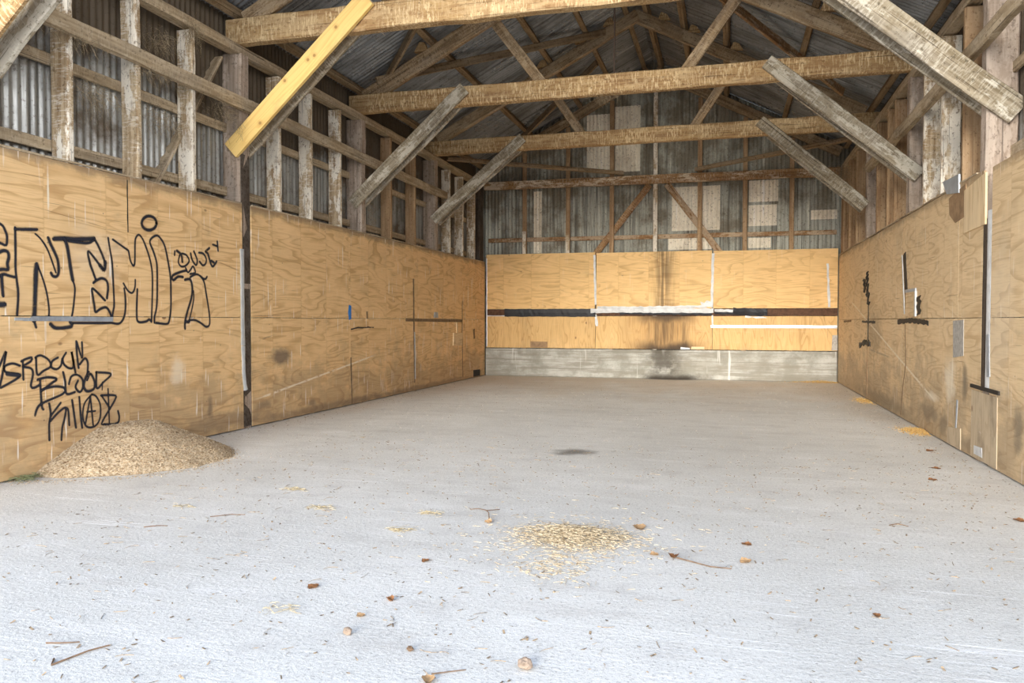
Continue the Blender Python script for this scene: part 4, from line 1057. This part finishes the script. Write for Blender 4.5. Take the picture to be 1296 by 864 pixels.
# dusty cobwebs and straw caught on the timbers
def tangle(c, sx, sy, sz, n, label, hang=.1):
    def pl(): return (R.gauss(c[0], sx), R.gauss(c[1], sy), R.gauss(c[2], sz))
    v_, f_ = strands(int(n * 1.5), pl, .04, .05 + hang, .0012, 1.0, True)
    h = [q for q in v_]
    return tag(mesh_obj('cobweb_tangle', h, f_, COBWEB), label, 'cobweb', 'dusty tangles on the timbers', 'stuff')
tangle((.03, 6.42, 3.96), .04, .06, .05, 110, 'straw nest tangle on the top plate this side of the yellow brace', .10)
tangle((.04, 5.92, 3.40), .03, .12, .04, 90, 'dusty tangle under the rail between second and third studs')
tangle((.03, 6.90, 3.32), .04, .12, .07, 110, 'hanging tangle under the rail by the first post', .18)
tangle((.05, 5.0, 3.40), .03, .15, .03, 60, 'wispy tangle on the rail at the first stud')
tangle((3.45, 10.07, 4.10), .14, .04, .015, 90, 'straw hanging from the middle of the second tie beam', .12)
tangle((1.1, 7.27, 4.10), .25, .04, .012, 40, 'threads hanging below the first tie beam by the yellow plank', .08)
tangle((1.4, 12.93, 4.09), .15, .04, .02, 60, 'threads hanging from the third tie beam', .12)
tangle((-.06, 5.3, 3.05), .015, .12, .06, 130, 'grey cobweb veil over the iron in the first bay', .15)
tangle((-.06, 6.1, 3.05), .015, .12, .05, 110, 'grey cobweb veil over the iron in the second bay', .15)
tangle((-.06, 6.08, 3.75), .015, .10, .05, 100, 'dark cobweb veil just below the top plate', .15)
tangle((.0, 10.35, 2.72), .02, .03, .12, 60, 'dangling rag of web below the second brace', .1)
tangle((W - .14, 14.6, 3.75), .03, .15, .08, 160, 'thick dusty web in the end corner opposite the graffiti', .2)

# ------------------------------------------------------------------ light and camera
w = bpy.data.worlds.new('overcast_sky'); SC.world = w; w.use_nodes = True
nt = w.node_tree; bg = nt.nodes['Background']
tc = nt.nodes.new('ShaderNodeTexCoord'); sp = nt.nodes.new('ShaderNodeSeparateXYZ'); nt.links.new(tc.outputs['Generated'], sp.inputs[0])
mr = nt.nodes.new('ShaderNodeMapRange'); nt.links.new(sp.outputs[2], mr.inputs[0]); mr.inputs[1].default_value = 0; mr.inputs[2].default_value = .65
mx = nt.nodes.new('ShaderNodeMix'); mx.data_type = 'RGBA'; nt.links.new(mr.outputs[0], mx.inputs[0])
mx.inputs[6].default_value = (*SKY_LOW, 1); mx.inputs[7].default_value = (*SKY_HIGH, 1)
nt.links.new(mx.outputs[2], bg.inputs[0]); bg.inputs[1].default_value = SKY_STR
def sun(name, d, ang, e, c):
    s = bpy.data.lights.new(name, 'SUN'); s.energy = e; s.angle = math.radians(ang); s.color = c
    so = link(bpy.data.objects.new(name, s)); so.rotation_euler = Vector(d).to_track_quat('-Z', 'Y').to_euler(); so.location = (3, -8, 6)
sun('hazy_sun', *SUN)

cam = bpy.data.cameras.new('camera'); co = link(bpy.data.objects.new('camera', cam))
cam.sensor_width = 36; cam.lens = 975.6 * 36 / 1296; cam.clip_start = .05; cam.clip_end = 300
yaw, pit, rol = .2728, .0268, .0008
fw = Vector((-math.sin(yaw) * math.cos(pit), math.cos(yaw) * math.cos(pit), -math.sin(pit)))
rt = Vector((math.cos(yaw), math.sin(yaw), 0)); up = rt.cross(fw)
r2 = rt * math.cos(rol) + up * math.sin(rol); u2 = -rt * math.sin(rol) + up * math.cos(rol)
m = Matrix((r2, u2, -fw)).transposed().to_4x4(); m.translation = (5.023, 0, 1.167)
co.matrix_world = m
SC.camera = co
SC.view_settings.view_transform = 'Standard'; SC.view_settings.look = 'None'
SC.view_settings.gamma = 1; SC.view_settings.use_curve_mapping = False
SC.view_settings.exposure = EXPOSURE
SC.cycles.max_bounces = 10; SC.cycles.diffuse_bounces = 8; SC.cycles.transparent_max_bounces = 16
